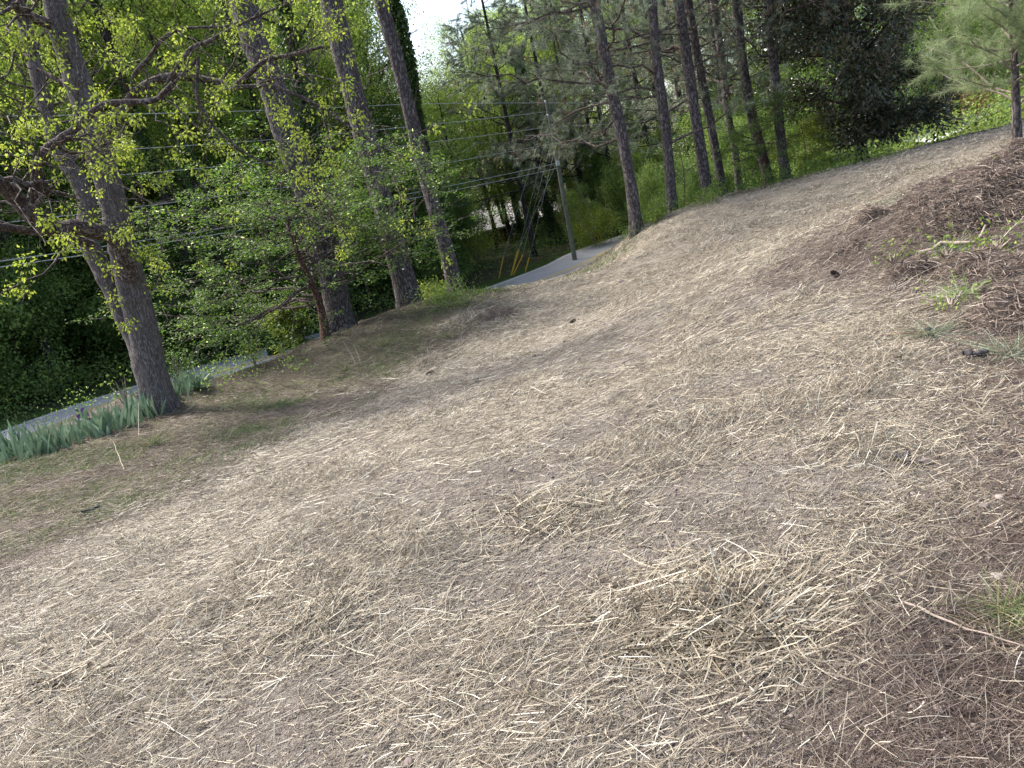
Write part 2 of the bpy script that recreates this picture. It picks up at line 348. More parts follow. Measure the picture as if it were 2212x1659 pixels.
ctl = [at(*c) for c in [
    (0, 1000, 11.3), (100, 960, 12.6), (250, 900, 13), (400, 850, 13.3), (335, 835, 13.6), (500, 830, 14), (600, 800, 14.6), (705, 727, 16.5), (737, 714, 17.5),
    (885, 657, 19.2), (985, 637, 20.3), (1050, 632, 21.2), (1120, 622, 21.6), (1200, 606, 21.6), (1290, 578, 21.4), (1340, 547, 21.2), (1372, 499, 21.6), (1452, 460, 22.5),
    (1529, 431, 23.3), (1564, 428, 23.6), (1664, 403, 24.3), (1699, 396, 24.8), (1863, 353, 26), (2000, 312, 28), (2120, 285, 30), (2212, 264, 31), (2198, 322, 13),
    (1500, 600, 10.4), (1700, 450, 18.5), (900, 900, 7.0), (1300, 700, 10.8), (0, 1290, 4.9), (300, 1080, 6.7), (600, 940, 8.8), (2000, 600, 7.2), (1800, 480, 12.5), (2100, 450, 8.8)]]
ctl += [(x, y, z) for x, y, z in [(0, 0, 0), (0, -6, .1), (5, -4, .3), (-5, -4, -.2), (1.5, 2, .0), (-1.5, 2, 0), (0, 3.5, 0), (2.5, 4, 0.03), (-6, 3, -.35), (8, 3, .35), (12, 8, .5), (20, 12, .5), (-12, 6, -.9),
    (-16, 12, -2.0), (-20, -5, -1.0), (30, 0, 1), (30, 20, .3), (0, -30, .5),
    (28, 36, -.05), (20, 33, -.25), (15, 33, -1.2), (9, 30, -2.4), (40, 45, -1.5), (60, 30, 0), (25, 50, -3.4),
    (-26, 34, -3.2), (-20, 44, -3.4), (-10, 50, -3.4), (0, 60, -3.9), (1, 80, -4.2), (20, 70, -4.2), (-40, 50, -3), (-30, 80, -3), (60, 90, -3), (0, 120, -3), (-60, 120, -2), (60, 140, -2), (-70, 20, -3), (-50, 0, -2), (120, 60, 0)]]
for p in ROADP[::3]: ctl.append(tuple(p))
# toe of the bank, hidden under the sight line from the camera
for px, py, d in [(200, 915, 20), (460, 850, 22), (640, 790, 24), (860, 720, 27), (1063, 645, 30), (1169, 612, 31), (1277, 580, 33), (1310, 568, 30), (1330, 556, 36), (1350, 548, 28)]: ctl.append(tuple(at(px, py, d) - [0, 0, .45 if px < 700 else .12 if px < 1200 else .55]))
ctl = np.array(ctl)
def _U(r2): return r2 * np.log(r2 + 1e-9)
_n = len(ctl); sc = 30.0
_A = np.zeros((_n + 3, _n + 3)); _xy = ctl[:, :2] / sc
_A[:_n, :_n] = _U(((_xy[:, None] - _xy[None]) ** 2).sum(-1)) + np.eye(_n) * 2e-4
_A[:_n, _n] = 1; _A[:_n, _n + 1:] = _xy; _A[_n:, :_n] = _A[:_n, _n:].T
_w = np.linalg.solve(_A, np.concatenate([ctl[:, 2], np.zeros(3)]))
GS = .5; GX = np.arange(-160, 160.1, GS); GY = np.arange(-60, 230.1, GS)
gx, gy = np.meshgrid(GX, GY, indexing='ij'); Q = np.stack([gx.ravel(), gy.ravel()], 1) / sc
gz = np.zeros(len(Q))
for i in range(_n): gz += _w[i] * _U(((Q - _xy[i]) ** 2).sum(1))
gz += _w[_n] + Q @ _w[_n + 1:]
gz = np.clip(gz, -6, 3).reshape(gx.shape)
far = np.clip((np.hypot(gx, gy) - 90) / 60, 0, 1); gz = gz * (1 - far) + (-2.5) * far
def roaddist(x, y):
    """distance to the road's centre line, its height there"""
    x = np.asarray(x, float).ravel(); y = np.asarray(y, float).ravel()
    best = np.full(len(x), 1e9); zz = np.zeros(len(x))
    for a, c in zip(ROADP[:-1], ROADP[1:]):
        d = c[:2] - a[:2]; t = np.clip(((x - a[0]) * d[0] + (y - a[1]) * d[1]) / (d @ d), 0, 1)
        q = np.hypot(x - a[0] - t * d[0], y - a[1] - t * d[1]); m_ = q < best
        best[m_] = q[m_]; zz[m_] = (a[2] + t * (c[2] - a[2]))[m_]
    return best, zz
_rd, _rz = roaddist(gx, gy); _rd = _rd.reshape(gx.shape); _rz = _rz.reshape(gx.shape)
_k = np.clip((_rd - RHW - .5) / 2.5, 0, 1); _k = _k * _k * (3 - 2 * _k)
gz = gz * _k + (_rz - .06) * (1 - _k)
def base(x, y):
    u = np.clip((np.asarray(x, float) + 160) / GS, 0, len(GX) - 1.01); v = np.clip((np.asarray(y, float) + 60) / GS, 0, len(GY) - 1.01)
    i = u.astype(int); j = v.astype(int); fu = u - i; fv = v - j
    return (gz[i, j] * (1 - fu) + gz[i + 1, j] * fu) * (1 - fv) + (gz[i, j + 1] * (1 - fu) + gz[i + 1, j + 1] * fu) * fv
def ground(x, y):
    x = np.asarray(x, float); y = np.asarray(y, float); r = np.hypot(x, y)
    z = base(x, y)
    near = np.clip(1 - (r - 22) / 8, 0, 1)
    z = z + near * ((vnoise(x, y, 1.6, 1) - .5) * .09 + (vnoise(x, y, .55, 2) - .5) * .045 + (vnoise(x, y, .22, 3) - .5) * .022 * np.clip(1 - r / 14, 0, 1))
    z = z + (1 - near) * (vnoise(x, y, 6, 4) - .5) * .3 * np.clip((np.abs(x) + np.abs(y)) / 40, 0, 1) * 0
    # rake-like ridges running along the strip at the field's left edge
    return z
def hit(px, py):
    v = ray(px, py); v = v / math.hypot(v[0], v[1]); ds = np.concatenate([np.arange(.5, 12, .02), np.arange(12, 120, .1)])
    g = base(v[0] * ds, v[1] * ds); k = np.nonzero(CZ + v[2] * ds < g)[0]
    d = ds[k[0]] if len(k) else 60.
    return np.array([v[0] * d, v[1] * d, float(ground(v[0] * d, v[1] * d))])
def sd(x, y, poly):
    """signed distance to a polygon, positive inside"""
    x = np.asarray(x, float); y = np.asarray(y, float); best = np.full(x.shape, 1e9); ins = np.zeros(x.shape, bool)
    P = [np.asarray(p)[:2] for p in poly]
    for a, c in zip(P, P[1:] + P[:1]):
        d = c - a; t = np.clip(((x - a[0]) * d[0] + (y - a[1]) * d[1]) / (d @ d + 1e-12), 0, 1)
        best = np.minimum(best, np.hypot(x - a[0] - t * d[0], y - a[1] - t * d[1]))
        cr = ((a[1] > y) != (c[1] > y)) & (x < (c[0] - a[0]) * (y - a[1]) / (c[1] - a[1] + 1e-12) + a[0]); ins ^= cr
    return np.where(ins, best, -best)
H = lambda L: [hit(*p) for p in L]
edgeL = H([(0, 1270), (130, 1180), (250, 1120), (430, 1040), (560, 985), (700, 905), (860, 815), (960, 765), (1080, 695), (1075, 640)])
crest = H([(1120, 618), (1200, 604), (1290, 580), (1340, 553), (1380, 505), (1450, 466), (1600, 424), (1740, 389), (1870, 357), (2000, 324), (2120, 297), (2205, 272)])
FIELD = [np.array([-3.2, 0, 0]), np.array([-3.4, 2.2, 0])] + edgeL + crest + [np.array([30, 24, 0]), np.array([30, -8, 0]), np.array([-3, -8, 0])]
MULCH = H([(2212, 345), (2130, 352), (2080, 385), (1990, 400), (1900, 450), (1800, 505), (1690, 575), (1760, 605), (1900, 622), (2000, 680), (2070, 760), (2130, 860), (2160, 1000), (2140, 1110), (2040, 1190), (1930, 1290), (1820, 1370), (1740, 1440), (1660, 1530), (1600, 1655)]) + [np.array([.4, 1.0, 0]), np.array([2, -3, 0]), np.array([9, 0, 0]), np.array([12, 9, 0])]
STRIP = edgeL[::-1] + [np.array([-3.4, 2.2, 0]), np.array([-3.2, 0, 0]), np.array([-9, 0, 0]), np.array([-12, 8, 0])] + H([(0, 985), (150, 935), (330, 870), (450, 835), (600, 795), (700, 735), (880, 665), (985, 640)])
def zones(x, y):
    n = (vnoise(x, y, 1.1, 5) - .5) * 1.2 + (vnoise(x, y, .35, 6) - .5) * .5
    r = np.hypot(x, y); w = .12 + .05 * np.minimum(r, 15)
    s = lambda v: np.clip(v / w * .5 + .5, 0, 1)
    f = sd(x, y, FIELD) + n * .25 * np.minimum(r / 6, 1.5) + .9 * np.clip((r - 19) / 2, 0, 1) * (x > 1); mu = sd(x, y, MULCH) + n * .3 * np.minimum(r / 5, 1.3)
    st = s(f) * (1 - s(mu)); tr = s(sd(x, y, STRIP) + n * .3)
    return st, s(mu) * s(f + 1), tr, s(f)

# ground sheet: polar grid round the viewpoint, reaching the horizon
ang = np.concatenate([np.linspace(-180, -56, 40, endpoint=False), np.linspace(-56, 56, 470, endpoint=False), np.linspace(56, 180, 40, endpoint=False)])
rad = np.concatenate([[0.02, .3, .6], np.geomspace(.8, 30, 330), np.geomspace(31, 900, 90)])
AN, RA = np.meshgrid(np.radians(ang), rad, indexing='ij')
X = np.sin(AN) * RA; Y = np.cos(AN) * RA
Z = ground(X, Y); Z = np.where(RA > 150, -2.5 - 0 * RA, Z)
na_, nr_ = X.shape; i = np.arange(na_)[:, None]; j = np.arange(nr_ - 1)[None]; i2 = (i + 1) % na_
q = np.stack([i * nr_ + j, i * nr_ + j + 1, i2 * nr_ + j + 1, i2 * nr_ + j], -1).reshape(-1, 4)[:, ::-1]
st, mu, tr, fd = zones(X.ravel(), Y.ravel()); RR = RA.ravel()
cover = np.clip((RR - 6) / 14, 0, 1) * .75 * st
link_mesh("ground", np.stack([X, Y, Z], -1).reshape(-1, 3), [q], M['ground'], smooth=True,
          attrs={"mulch": np.maximum(mu + .75 * np.exp(-((sd(X.ravel(), Y.ravel(), FIELD) + .45) / .5) ** 2) * (tr > .2) * vnoise(X.ravel(), Y.ravel(), 1.2, 61), np.clip(.45 * (1 - fd) + .2, 0, .6) * (fd < .98) * (RR < 30)), "turf": tr * .8, "wood": np.clip((1 - fd) * (1 - tr) * (RR > 14), 0, 1), "strawfar": cover})["kind"] = "structure"

# road sheet, markings, verge
def ribbon(name, off0, off1, dz, mat, step=1):
    P = ROADP[::step]; T = np.gradient(P[:, :2], axis=0); T /= np.linalg.norm(T, axis=1, keepdims=True); Nn = np.stack([-T[:, 1], T[:, 0]], 1)
    A = np.column_stack([P[:, :2] + Nn * off0, P[:, 2] + dz]); B = np.column_stack([P[:, :2] + Nn * off1, P[:, 2] + dz])
    V = np.stack([A, B], 1).reshape(-1, 3); k = np.arange(len(P) - 1) * 2
    o = link_mesh(name, V, [np.stack([k, k + 2, k + 3, k + 1], 1)[:, ::-1]], mat); o["kind"] = "structure"; return o
ribbon("road", -RHW, RHW, .0, M['asphalt'])
ribbon("road_centre_line", .06, .17, .006, M['paint_yellow'])
ribbon("road_centre_line", -.17, -.06, .006, M['paint_yellow'])
ribbon("road_edge_line", RHW - .35, RHW - .23, .006, M['paint_white'])
ribbon("road_edge_line", -RHW + .23, -RHW + .35, .006, M['paint_white'])

# ------------------------------------------------------------------ straw and litter (uncountable: one object each)
def sample_wedge(n, r0, r1, rng, a0=-47, a1=47):
    a = np.radians(rng.uniform(a0, a1, n)); r = np.sqrt(rng.uniform(r0 ** 2, r1 ** 2, n)); return np.sin(a) * r, np.cos(a) * r
def area(r0, r1, deg=94): return math.pi * (r1 ** 2 - r0 ** 2) * deg / 360
def lay(mb, x, y, L, W, rng, mean=22, sd_=34, frac=.45, lift=.012, clump=None, K=3, S=3, rnd=None, zoff=0):
    """pieces lying on the ground, each bent to follow it"""
    n = len(x); th = np.where(rng.random(n) < frac, np.radians(rng.normal(mean, sd_, n)), rng.uniform(0, math.pi, n))
    t = np.linspace(-.5, .5, K); c = rng.normal(0, .045, n) * np.where(rng.random(n) < .12, 3, 1)
    dx = np.cos(th); dy = np.sin(th)
    PX = x[:, None] + L[:, None] * (t * dx[:, None] - c[:, None] * (t ** 2) * 4 * dy[:, None]); PY = y[:, None] + L[:, None] * (t * dy[:, None] + c[:, None] * (t ** 2) * 4 * dx[:, None])
    lf = lift if clump is None else lift + clump
    h = rng.random(n) * lf; tilt = rng.normal(0, 1, n) * lf * .6
    PZ = ground(PX, PY) + zoff + (h + .5 * W)[:, None] + tilt[:, None] * t * 2
    PZ = np.maximum(PZ, ground(PX, PY) - .002)
    mb.tubes(np.stack([PX, PY, PZ], -1), (W * .5)[:, None] * np.ones(K), S, rnd=rnd)
rng = np.random.default_rng(5)
mb = MB()
for r0, r1, dens, wf, K, S in [(.9, 3.2, 5600, .85, 4, 3), (3.2, 6, 4200, 1.0, 3, 3), (6, 10, 2100, 1.4, 3, 3), (10, 16, 900, 2.0, 2, 3), (16, 31, 330, 3.2, 2, 3)]:
    n = int(area(r0, r1) * dens); x, y = sample_wedge(n, r0, r1, rng)
    st, mu, tr, fd = zones(x, y)
    cl = vnoise(x, y, .42, 8); cl2 = vnoise(x, y, .9 if r0 < 6 else 2.2, 9)
    bare = np.clip((.55 * cl2 + .45 * cl - .20) * 4.0, .16, 1)
    p = st * bare + .10 * mu + .05 * tr * (sd(x, y, FIELD) > -1.2)
    k = rng.random(n) < p; x, y, cl = x[k], y[k], cl[k]; n = len(x)
    L = np.clip(rng.lognormal(math.log(.06), .62, n), .012, .34) * (1 if r0 < 6 else 1.5); W = rng.uniform(.0010, .0032, n) * wf
    rv = np.clip(rng.normal(.50, .27, n) + (rng.random(n) < .06) * .4, 0, 1)
    lay(mb, x, y, L, W, rng, clump=.035 * np.clip(cl - .45, 0, 1) * 2, lift=.014 * max(1, wf * .7), K=K, S=S, rnd=rv)
# the thick heap of straw at the lower right and some smaller ones
for px, py, n, sr, hh in [(1560, 1335, 900, .17, .07), (1660, 1390, 300, .12, .05), (1180, 1110, 500, .2, .05), (600, 1275, 350, .22, .04), (1490, 1300, 400, .2, .04), (690, 1335, 300, .12, .04), (1010, 700, 500, .35, .12), (930, 785, 420, .3, .1), (1170, 850, 300, .4, .05), (150, 1450, 300, .15, .04), (1450, 715, 300, .5, .06)]:
    c = hit(px, py); x = c[0] + rng.normal(0, sr, n); y = c[1] + rng.normal(0, sr * .8, n); e_ = np.exp(-((x - c[0]) ** 2 + (y - c[1]) ** 2) / (2 * sr * sr))
    wf = 1 + np.hypot(c[0], c[1]) * .09
    lay(mb, x, y, rng.uniform(.06, .26, n), rng.uniform(.002, .004, n) * wf, rng, frac=.35, lift=.01, clump=hh * e_, K=4, rnd=np.clip(rng.normal(.5, .25, n), 0, 1))
for r0, r1, dens in [(.9, 3.0, 4200), (3.0, 6, 1500)]:      # chaff and broken bits pressed into the soil
    n = int(area(r0, r1) * dens); x, y = sample_wedge(n, r0, r1, rng); st, mu, tr, fd = zones(x, y); k = rng.random(n) < st + .25 * mu; x, y = x[k], y[k]; n = len(x)
    lay(mb, x, y, rng.uniform(.008, .032, n), rng.uniform(.0012, .003, n), rng, frac=.2, lift=.004, K=2, S=3, rnd=np.clip(rng.normal(.45, .28, n), 0, 1))
tag(mb.build("straw", M['straw']), "loose pale straw strewn over the whole sloping field", "straw", kind="stuff")
# pine straw: right-hand mulch, left strip, sprinkled over the soil
mb = MB()
for r0, r1, dens, wf in [(.9, 3.2, 4200, 1), (3.2, 6, 2400, 1.4), (6, 11, 1000, 2.2), (11, 24, 260, 4)]:
    n = int(area(r0, r1) * dens); x, y = sample_wedge(n, r0, r1, rng); st, mu, tr, fd = zones(x, y)
    p = mu * .95 + .08 * st + .8 * (1 - fd) * (tr > 0) + .5 * np.exp(-(sd(x, y, FIELD) / .5) ** 2) * tr
    k = rng.random(n) < p; x, y = x[k], y[k]; n = len(x)
    lay(mb, x, y, rng.uniform(.05, .16, n) * (1 if r0 < 6 else 1.4), rng.uniform(.0009, .0017, n) * wf, rng, frac=.25, lift=.02 * wf ** .5, K=3, S=3, rnd=np.clip(rng.normal(.5, .25, n), 0, 1))
tag(mb.build("pine_straw_litter", M['pinestraw']), "reddish brown fallen pine needles matted over the bare ground", "pine straw", kind="stuff")
# pebbles and soil crumbs
mb = MB(); 
for r0, r1, dens, s0 in [(.9, 2.6, 2200, .0035), (2.6, 5, 500, .0055), (5, 9, 90, .009), (9, 16, 14, .016)]:
    n = int(area(r0, r1) * dens); x, y = sample_wedge(n, r0, r1, rng); st, mu, tr, fd = zones(x, y)
    p = .65 * fd * (.15 + (vnoise(x, y, .5, 12) > .45)) + 1.0 * np.exp(-(sd(x, y, MULCH) / .35) ** 2)
    k = rng.random(n) < p
    for a_, b_ in zip(x[k], y[k]):
        s_ = s0 * rng.lognormal(0, .35); z_ = float(ground(a_, b_)); mb.rock((a_, b_, z_ + s_ * .3), (s_ * rng.uniform(.8, 1.4), s_ * rng.uniform(.7, 1.1), s_ * .7), rng, rnd=rng.random() * .7, n=6, m=4)
tag(mb.build("gravel", M['stone'], smooth=True), "small pinkish grey pebbles scattered in the bare soil", "gravel", kind="stuff")
# thin grass of the left strip
mb = MB()
for r0, r1, dens, wf in [(3, 7, 3200, 1), (7, 12, 2000, 1.5), (12, 21, 700, 2.2)]:
    n = int(area(r0, r1) * dens); x, y = sample_wedge(n, r0, r1, rng); st, mu, tr, fd = zones(x, y)
    g = vnoise(x, y, .8, 14); g2 = vnoise(x, y, 3.0, 15)
    p = tr * (1 - fd * .8) * np.clip((.6 * g + .4 * g2 - .28) * 3.5, .05, 1)
    k = rng.random(n) < p; x, y, g = x[k], y[k], g[k]; n = len(x)
    D = rng.normal(0, .75, (n, 3)); D[:, 2] = rng.uniform(.25, 1, n)
    L = rng.uniform(.03, .09, n) * (1 + 1.3 * np.clip(g - .5, 0, 1)) * (1 + (rng.random(n) < .04) * 1.6)
    mb.blades(np.stack([x, y, ground(x, y)], 1), D, L, rng.uniform(.002, .0045, n) * wf, rng, rnd=np.clip(rng.normal(.5, .3, n) - (g - .5) * .9, 0, 1), bend=.5, K=2)
tag(mb.build("grass", M['drygrass']), "thin half-dry grass on the strip beside the trees", "grass", kind="stuff")
# road verge and bank grass
mb = MB()
T = np.gradient(ROADP[:, :2], axis=0); T /= np.linalg.norm(T, axis=1, keepdims=True); NN = np.stack([-T[:, 1], T[:, 0]], 1)
n = 42000; k = rng.integers(0, len(ROADP) - 1, n); off = np.where(rng.random(n) < .6, RHW + .05 + np.abs(rng.normal(0, .8, n)), -(RHW + .05 + np.abs(rng.normal(0, 1.6, n))))
x = ROADP[k, 0] + NN[k, 0] * off + T[k, 0] * rng.uniform(-.6, .6, n); y = ROADP[k, 1] + NN[k, 1] * off + T[k, 1] * rng.uniform(-.6, .6, n)
D = rng.normal(0, .5, (n, 3)); D[:, 2] = 1
mb.blades(np.stack([x, y, ground(x, y)], 1), D, rng.uniform(.08, .22, n), rng.uniform(.012, .022, n), rng, rnd=rng.random(n), bend=.4, K=2)
for px, py, nn_, sx in [(1330, 560, 260, .5), (1260, 590, 350, .5), (1010, 640, 400, .6), (1090, 618, 300, .5)]:
    c = hit(px, py); x = c[0] + rng.normal(0, sx, nn_); y = c[1] + rng.normal(0, .35, nn_); D = rng.normal(0, .5, (nn_, 3)); D[:, 2] = 1
    mb.blades(np.stack([x, y, ground(x, y)], 1), D, rng.uniform(.08, .25, nn_), rng.uniform(.008, .014, nn_), rng, rnd=rng.random(nn_), bend=.4, K=2)
tag(mb.build("verge_grass", M['vergegrass']), "bright green grass along both edges of the road", "grass", kind="stuff")

# ------------------------------------------------------------------ growing trees
def interp(P, t):
    """points at parameter t (N,) on polylines P (N,K,3)"""
    K = P.shape[1]; u = np.clip(t, 0, .9999) * (K - 1); i = u.astype(int); f = (u - i)[:, None]; a = np.arange(len(P))
    return P[a, i] * (1 - f) + P[a, i + 1] * f, (P[a, i + 1] - P[a, i])
def unit(v): return v / (np.linalg.norm(v, axis=-1, keepdims=True) + 1e-9)
def spawn(P, R, n, t0, t1, L, ang, rng, curve=0., wander=.12, K=6, rr=.5, taper=.25, even=False, flat=0):
    """n children on each parent; returns their points and radii. L: length or f(t)"""
    Np = len(P); idx = np.repeat(np.arange(Np), n)
    t = (np.tile((np.arange(n) + .5) / n, Np) + rng.uniform(-.4, .4, Np * n) / n) * (t1 - t0) + t0 if even else rng.uniform(t0, t1, Np * n)
    b, tg = interp(P[idx], t); tg = unit(tg)
    per = unit(np.cross(tg, rng.normal(size=(Np * n, 3))))
    if flat: per = unit(per * [1, 1, 1 - flat])
    a = np.radians(ang + rng.normal(0, 10, Np * n))[:, None]
    d = unit(tg * np.cos(a) + per * np.sin(a))
    ln_ = (L(t) if callable(L) else L) * rng.uniform(.65, 1.25, Np * n)
    s = np.linspace(0, 1, K)
    C = b[:, None] + d[:, None] * (ln_[:, None] * s)[..., None]
    C[..., 2] += curve * ln_[:, None] * s ** 2
    w = np.cumsum(rng.normal(0, wander, (Np * n, K, 3)), axis=1); w[:, 0] = 0
    C[:, 1:] += w[:, 1:] * (ln_[:, None] / K)[:, None]
    ui = np.clip(t, 0, .999) * (R.shape[1] - 1); ii = ui.astype(int); f = ui - ii
    r = (R[idx, ii] * (1 - f) + R[idx, ii + 1] * f) * rr
    return C, r[:, None] * np.linspace(1, taper, K)
def ends(P, n, t0, rng):
    idx = np.repeat(np.arange(len(P)), n); t = rng.uniform(t0, 1, len(idx)); b, tg = interp(P[idx], t); return b, unit(tg)
def clumps(mb, C, n, spread, L, W, rng, tint=None, droop=.3, out=None, flatz=1.0, jit=.22):
    """n leaves round each centre"""
    k = len(C); idx = np.repeat(np.arange(k), n)
    off = rng.normal(0, spread, (k * n, 3)) * [1, 1, flatz]; B = C[idx] + off
    D = unit(off) + rng.normal(0, .6, (k * n, 3)); D[:, 2] -= droop
    if out is not None: D += out[idx] * .6
    ct = rng.random(k) if tint is None else tint
    rv = np.clip(ct[idx] + rng.normal(0, jit, k * n), 0, 1)
    mb.leaves(B, D, L * rng.uniform(.6, 1.25, k * n), W * rng.uniform(.6, 1.25, k * n), rng, rnd=rv)
def tufts(mb, C, T, n, L, W, rng, along=.06, tint=None, droop=.1, brown=0):
    k = len(C); idx = np.repeat(np.arange(k), n); B = C[idx] - T[idx] * (rng.random(k * n) * along)[:, None]
    D = T[idx] * .55 + rng.normal(0, .5, (k * n, 3)); D[:, 2] -= droop
    ct = rng.uniform(0, .85, k) if tint is None else tint
    if brown: ct = np.where(rng.random(k) < brown, .97, ct)
    rv = ct[idx] + rng.normal(0, .06, k * n); rv = np.where(ct[idx] > .9, np.clip(rv, .93, 1), np.clip(rv, 0, .88))
    mb.needles(B, D, L * rng.uniform(.7, 1.2, k * n), W, rng, rnd=rv)
def pxpath(pts, d, ys=None):
    """pixel polyline at horizontal distance d (scalar or list)"""
    ds = np.broadcast_to(d, (len(pts),)); return resample(np.array([at(p[0], p[1], q) for p, q in zip(pts, ds)]), .25)
def extend_up(P, h, rng, lean=.5):
    """continue a trunk path above the frame to height h over its base"""
    t = unit(P[-1] - P[max(0, len(P) - 12)]); add = []; p = P[-1].copy()
    while p[2] < P[0, 2] + h:
        t = unit(t + [0, 0, .02] + rng.normal(0, .015, 3) * [1, 1, 0]); p = p + t * .4; add.append(p.copy())
    return np.vstack([P] + add) if add else P
def to_K(P, K):
    d = np.concatenate([[0], np.cumsum(np.linalg.norm(np.diff(P, axis=0), axis=1))]); t = np.linspace(0, d[-1], K)
    return np.stack([np.interp(t, d, P[:, k]) for k in range(3)], 1)
def trunk_mesh(mb, P, r0, r1, rng, sides=18, flare=.35, step=.12, rings=None):
    d = np.concatenate([[0], np.cumsum(np.linalg.norm(np.diff(P, axis=0), axis=1))]); K = max(6, int(d[-1] / step))
    t = np.linspace(0, d[-1], K); C = np.stack([np.interp(t, d, P[:, k]) for k in range(3)], 1)
    R = r0 + (r1 - r0) * (t / d[-1]); R = R * (1 + flare * np.exp(-t / .35)); 
    if rings is not None:
        for h, a in rings: R = R * (1 + a * np.exp(-((t - h) / .045) ** 2))
    C[0, 2] -= .25
    th = np.arange(sides) * 2 * math.pi / sides; ph = rng.uniform(0, 6.28, 3); tt = t[:, None]
    mul = 1 + min(flare, .4) * .55 * np.exp(-tt / .3) * np.cos(5 * th + ph[0]) + .045 * np.sin(3 * th + ph[1] + tt * 1.3) + .035 * np.sin(2 * th + ph[2] - tt * 2.1)
    mb.tubes(C[None], R[None], sides, wob=.06, rng=rng, mul=mul)
    return C, R

# -------- hero pines of the near rows (named by pixel path of the trunk, distance, radii)
def hero_pine(path, d, r0, r1, label, seed, height=15, nb=26, t0=.25, blen=2.8, side=None, cones=False, brown=.03, ndl=1.0, group="pine trees along the edge of the field", bark='pine_bark', nt=2, curve=.0, dens=17):
    rng = np.random.default_rng(seed); P = pxpath(path, d); b = P[0].copy(); b[2] = float(ground(b[0], b[1])); P[0] = b
    nvis = len(P); P = extend_up(P, height, rng)
    root = empty("pine_tree", b, label, "pine tree", group)
    mb = MB(b); C, R = trunk_mesh(mb, P, r0, r1 * (1 if height < 8 else .8), rng)
    join = nb < 20          # a few stub boughs belong to the trunk's own mesh
    if not join: mb.build("trunk", M[bark], root, smooth=True)
    P1 = to_K(P, 24)[None]; R1 = np.linspace(r0, r1 * .5, 24)[None]
    mw = mb if join else MB(b); mf = MB(b)
    if nb:
        C1, r_1 = spawn(P1, R1, nb, t0, .98, lambda t: blen * (1.15 - .75 * ((t - t0) / (1 - t0))), 78, rng, curve=curve, wander=.25, K=9, rr=.28, even=True)
        r_1 = np.minimum(r_1, .05)
        if side is not None:
            dd = C1[:, -1] - C1[:, 0]; keep = (dd @ side > -.2 * np.linalg.norm(dd, axis=1)) | (rng.random(len(dd)) < .45); C1, r_1 = C1[keep], r_1[keep]
        dd = unit(C1[:, -1] - C1[:, 0]); keep = (dd[:, 1] > -.45) | (rng.random(len(dd)) < .25); C1, r_1 = C1[keep], r_1[keep]
        C2, r_2 = spawn(C1, r_1, 12, .2, 1, blen * .34, 48, rng, curve=-.05, wander=.2, K=5, rr=.45, flat=.6)
        C3, r_3 = spawn(C2, r_2, nt, .3, 1, blen * .12, 40, rng, curve=.1, K=3, rr=.6)
        mw.tubes(C1, r_1, 6); mw.tubes(C2, np.maximum(r_2, .006), 4); mw.tubes(C3, np.maximum(r_3, .004), 3)
        c_, t_ = ends(C3, 2, .4, rng); c2_, t2_ = ends(C2, 3, .45, rng)
        tufts(mf, np.vstack([c_, c2_]), np.vstack([t_, t2_]), dens, .16 * ndl, .008, rng, brown=brown)
        mw.build("trunk" if join else "branches", M[bark] if join else M['limb_bark'], root, smooth=True); mf.build("crown", M['pine_needle'], root)
        if cones:
            mc = MB(b); c_, t_ = ends(C2, 1, .6, rng)
            for q in c_[rng.random(len(c_)) < .6]: mc.rock(q - [0, 0, .05], (.03, .03, .045), rng, rnd=rng.random(), n=7, m=5)
            o = mc.build("pine_cone", M['cone'], root); tag(o, "dark cones hanging through the branches", kind="stuff")
    return root
left = np.array([-1, 0, 0.])
hero_pine([(739, 716), (718, 600), (690, 480), (650, 380), (620, 290), (590, 190), (545, 80), (518, -20)], 17.5, .30, .26, "thick grey pine trunk rising behind the layered dogwood, base beside its reddish stem", 21, 19, 10, .62, 2.6)
hero_pine([(885, 660), (850, 520), (818, 400), (778, 260), (742, 120), (712, -20)], 19.2, .29, .23, "thick dark pine between the dogwood and the slimmer pine by the road", 22, 20, 12, .55, 2.8)
hero_pine([(985, 638), (965, 540), (935, 440), (906, 330), (882, 230), (848, 90), (815, -20)], 20.3, .195, .165, "slimmer straight grey pine standing at the near end of the bright road", 23, 20, 16, .42, 2.6)
hero_pine([(1376, 502), (1363, 400), (1340, 282), (1315, 160), (1299, 80), (1283, 0)], 21.6, .165, .15, "speckled leaning pine on the crest with long cone-hung branches reaching over the road", 24, 15, 56, .12, 3.9, side=left, cones=True, curve=-.05, nt=3, dens=26)
hero_pine([(1453, 462), (1446, 368), (1433, 240), (1420, 144), (1408, 0)], 22.5, .145, .13, "slender dark pine just right of the speckled leaning one", 25, 15, 36, .12, 3.0)
hero_pine([(1530, 434), (1510, 304), (1491, 176), (1475, 64), (1463, -10)], 23.4, .16, .15, "thicker pine of the close pair in the middle of the row", 26, 15, 32, .2, 3.2, brown=.1)
hero_pine([(1565, 430), (1545, 320), (1520, 192), (1497, 64), (1484, -10)], 24.3, .13, .12, "thinner pine of the close pair in the middle of the row", 27, 15, 26, .25, 2.8)
hero_pine([(1597, 412), (1588, 330), (1574, 256), (1561, 144), (1545, 26), (1541, -10)], 28, .13, .12, "thin pine set back behind the close pair", 28, 16, 30, .18, 3.0)
hero_pine([(1664, 404), (1645, 330), (1625, 250), (1603, 128), (1593, 32), (1590, -10)], 25.2, .155, .14, "pine with a small reddish dogwood stem against its foot", 29, 15, 30, .2, 3.0, brown=.14)
hero_pine([(1700, 398), (1689, 320), (1679, 224), (1670, 128), (1663, 32), (1660, -10)], 24.6, .145, .135, "straight grey pine nearest the big glossy magnolia", 30, 15, 32, .22, 3.2, brown=.14)
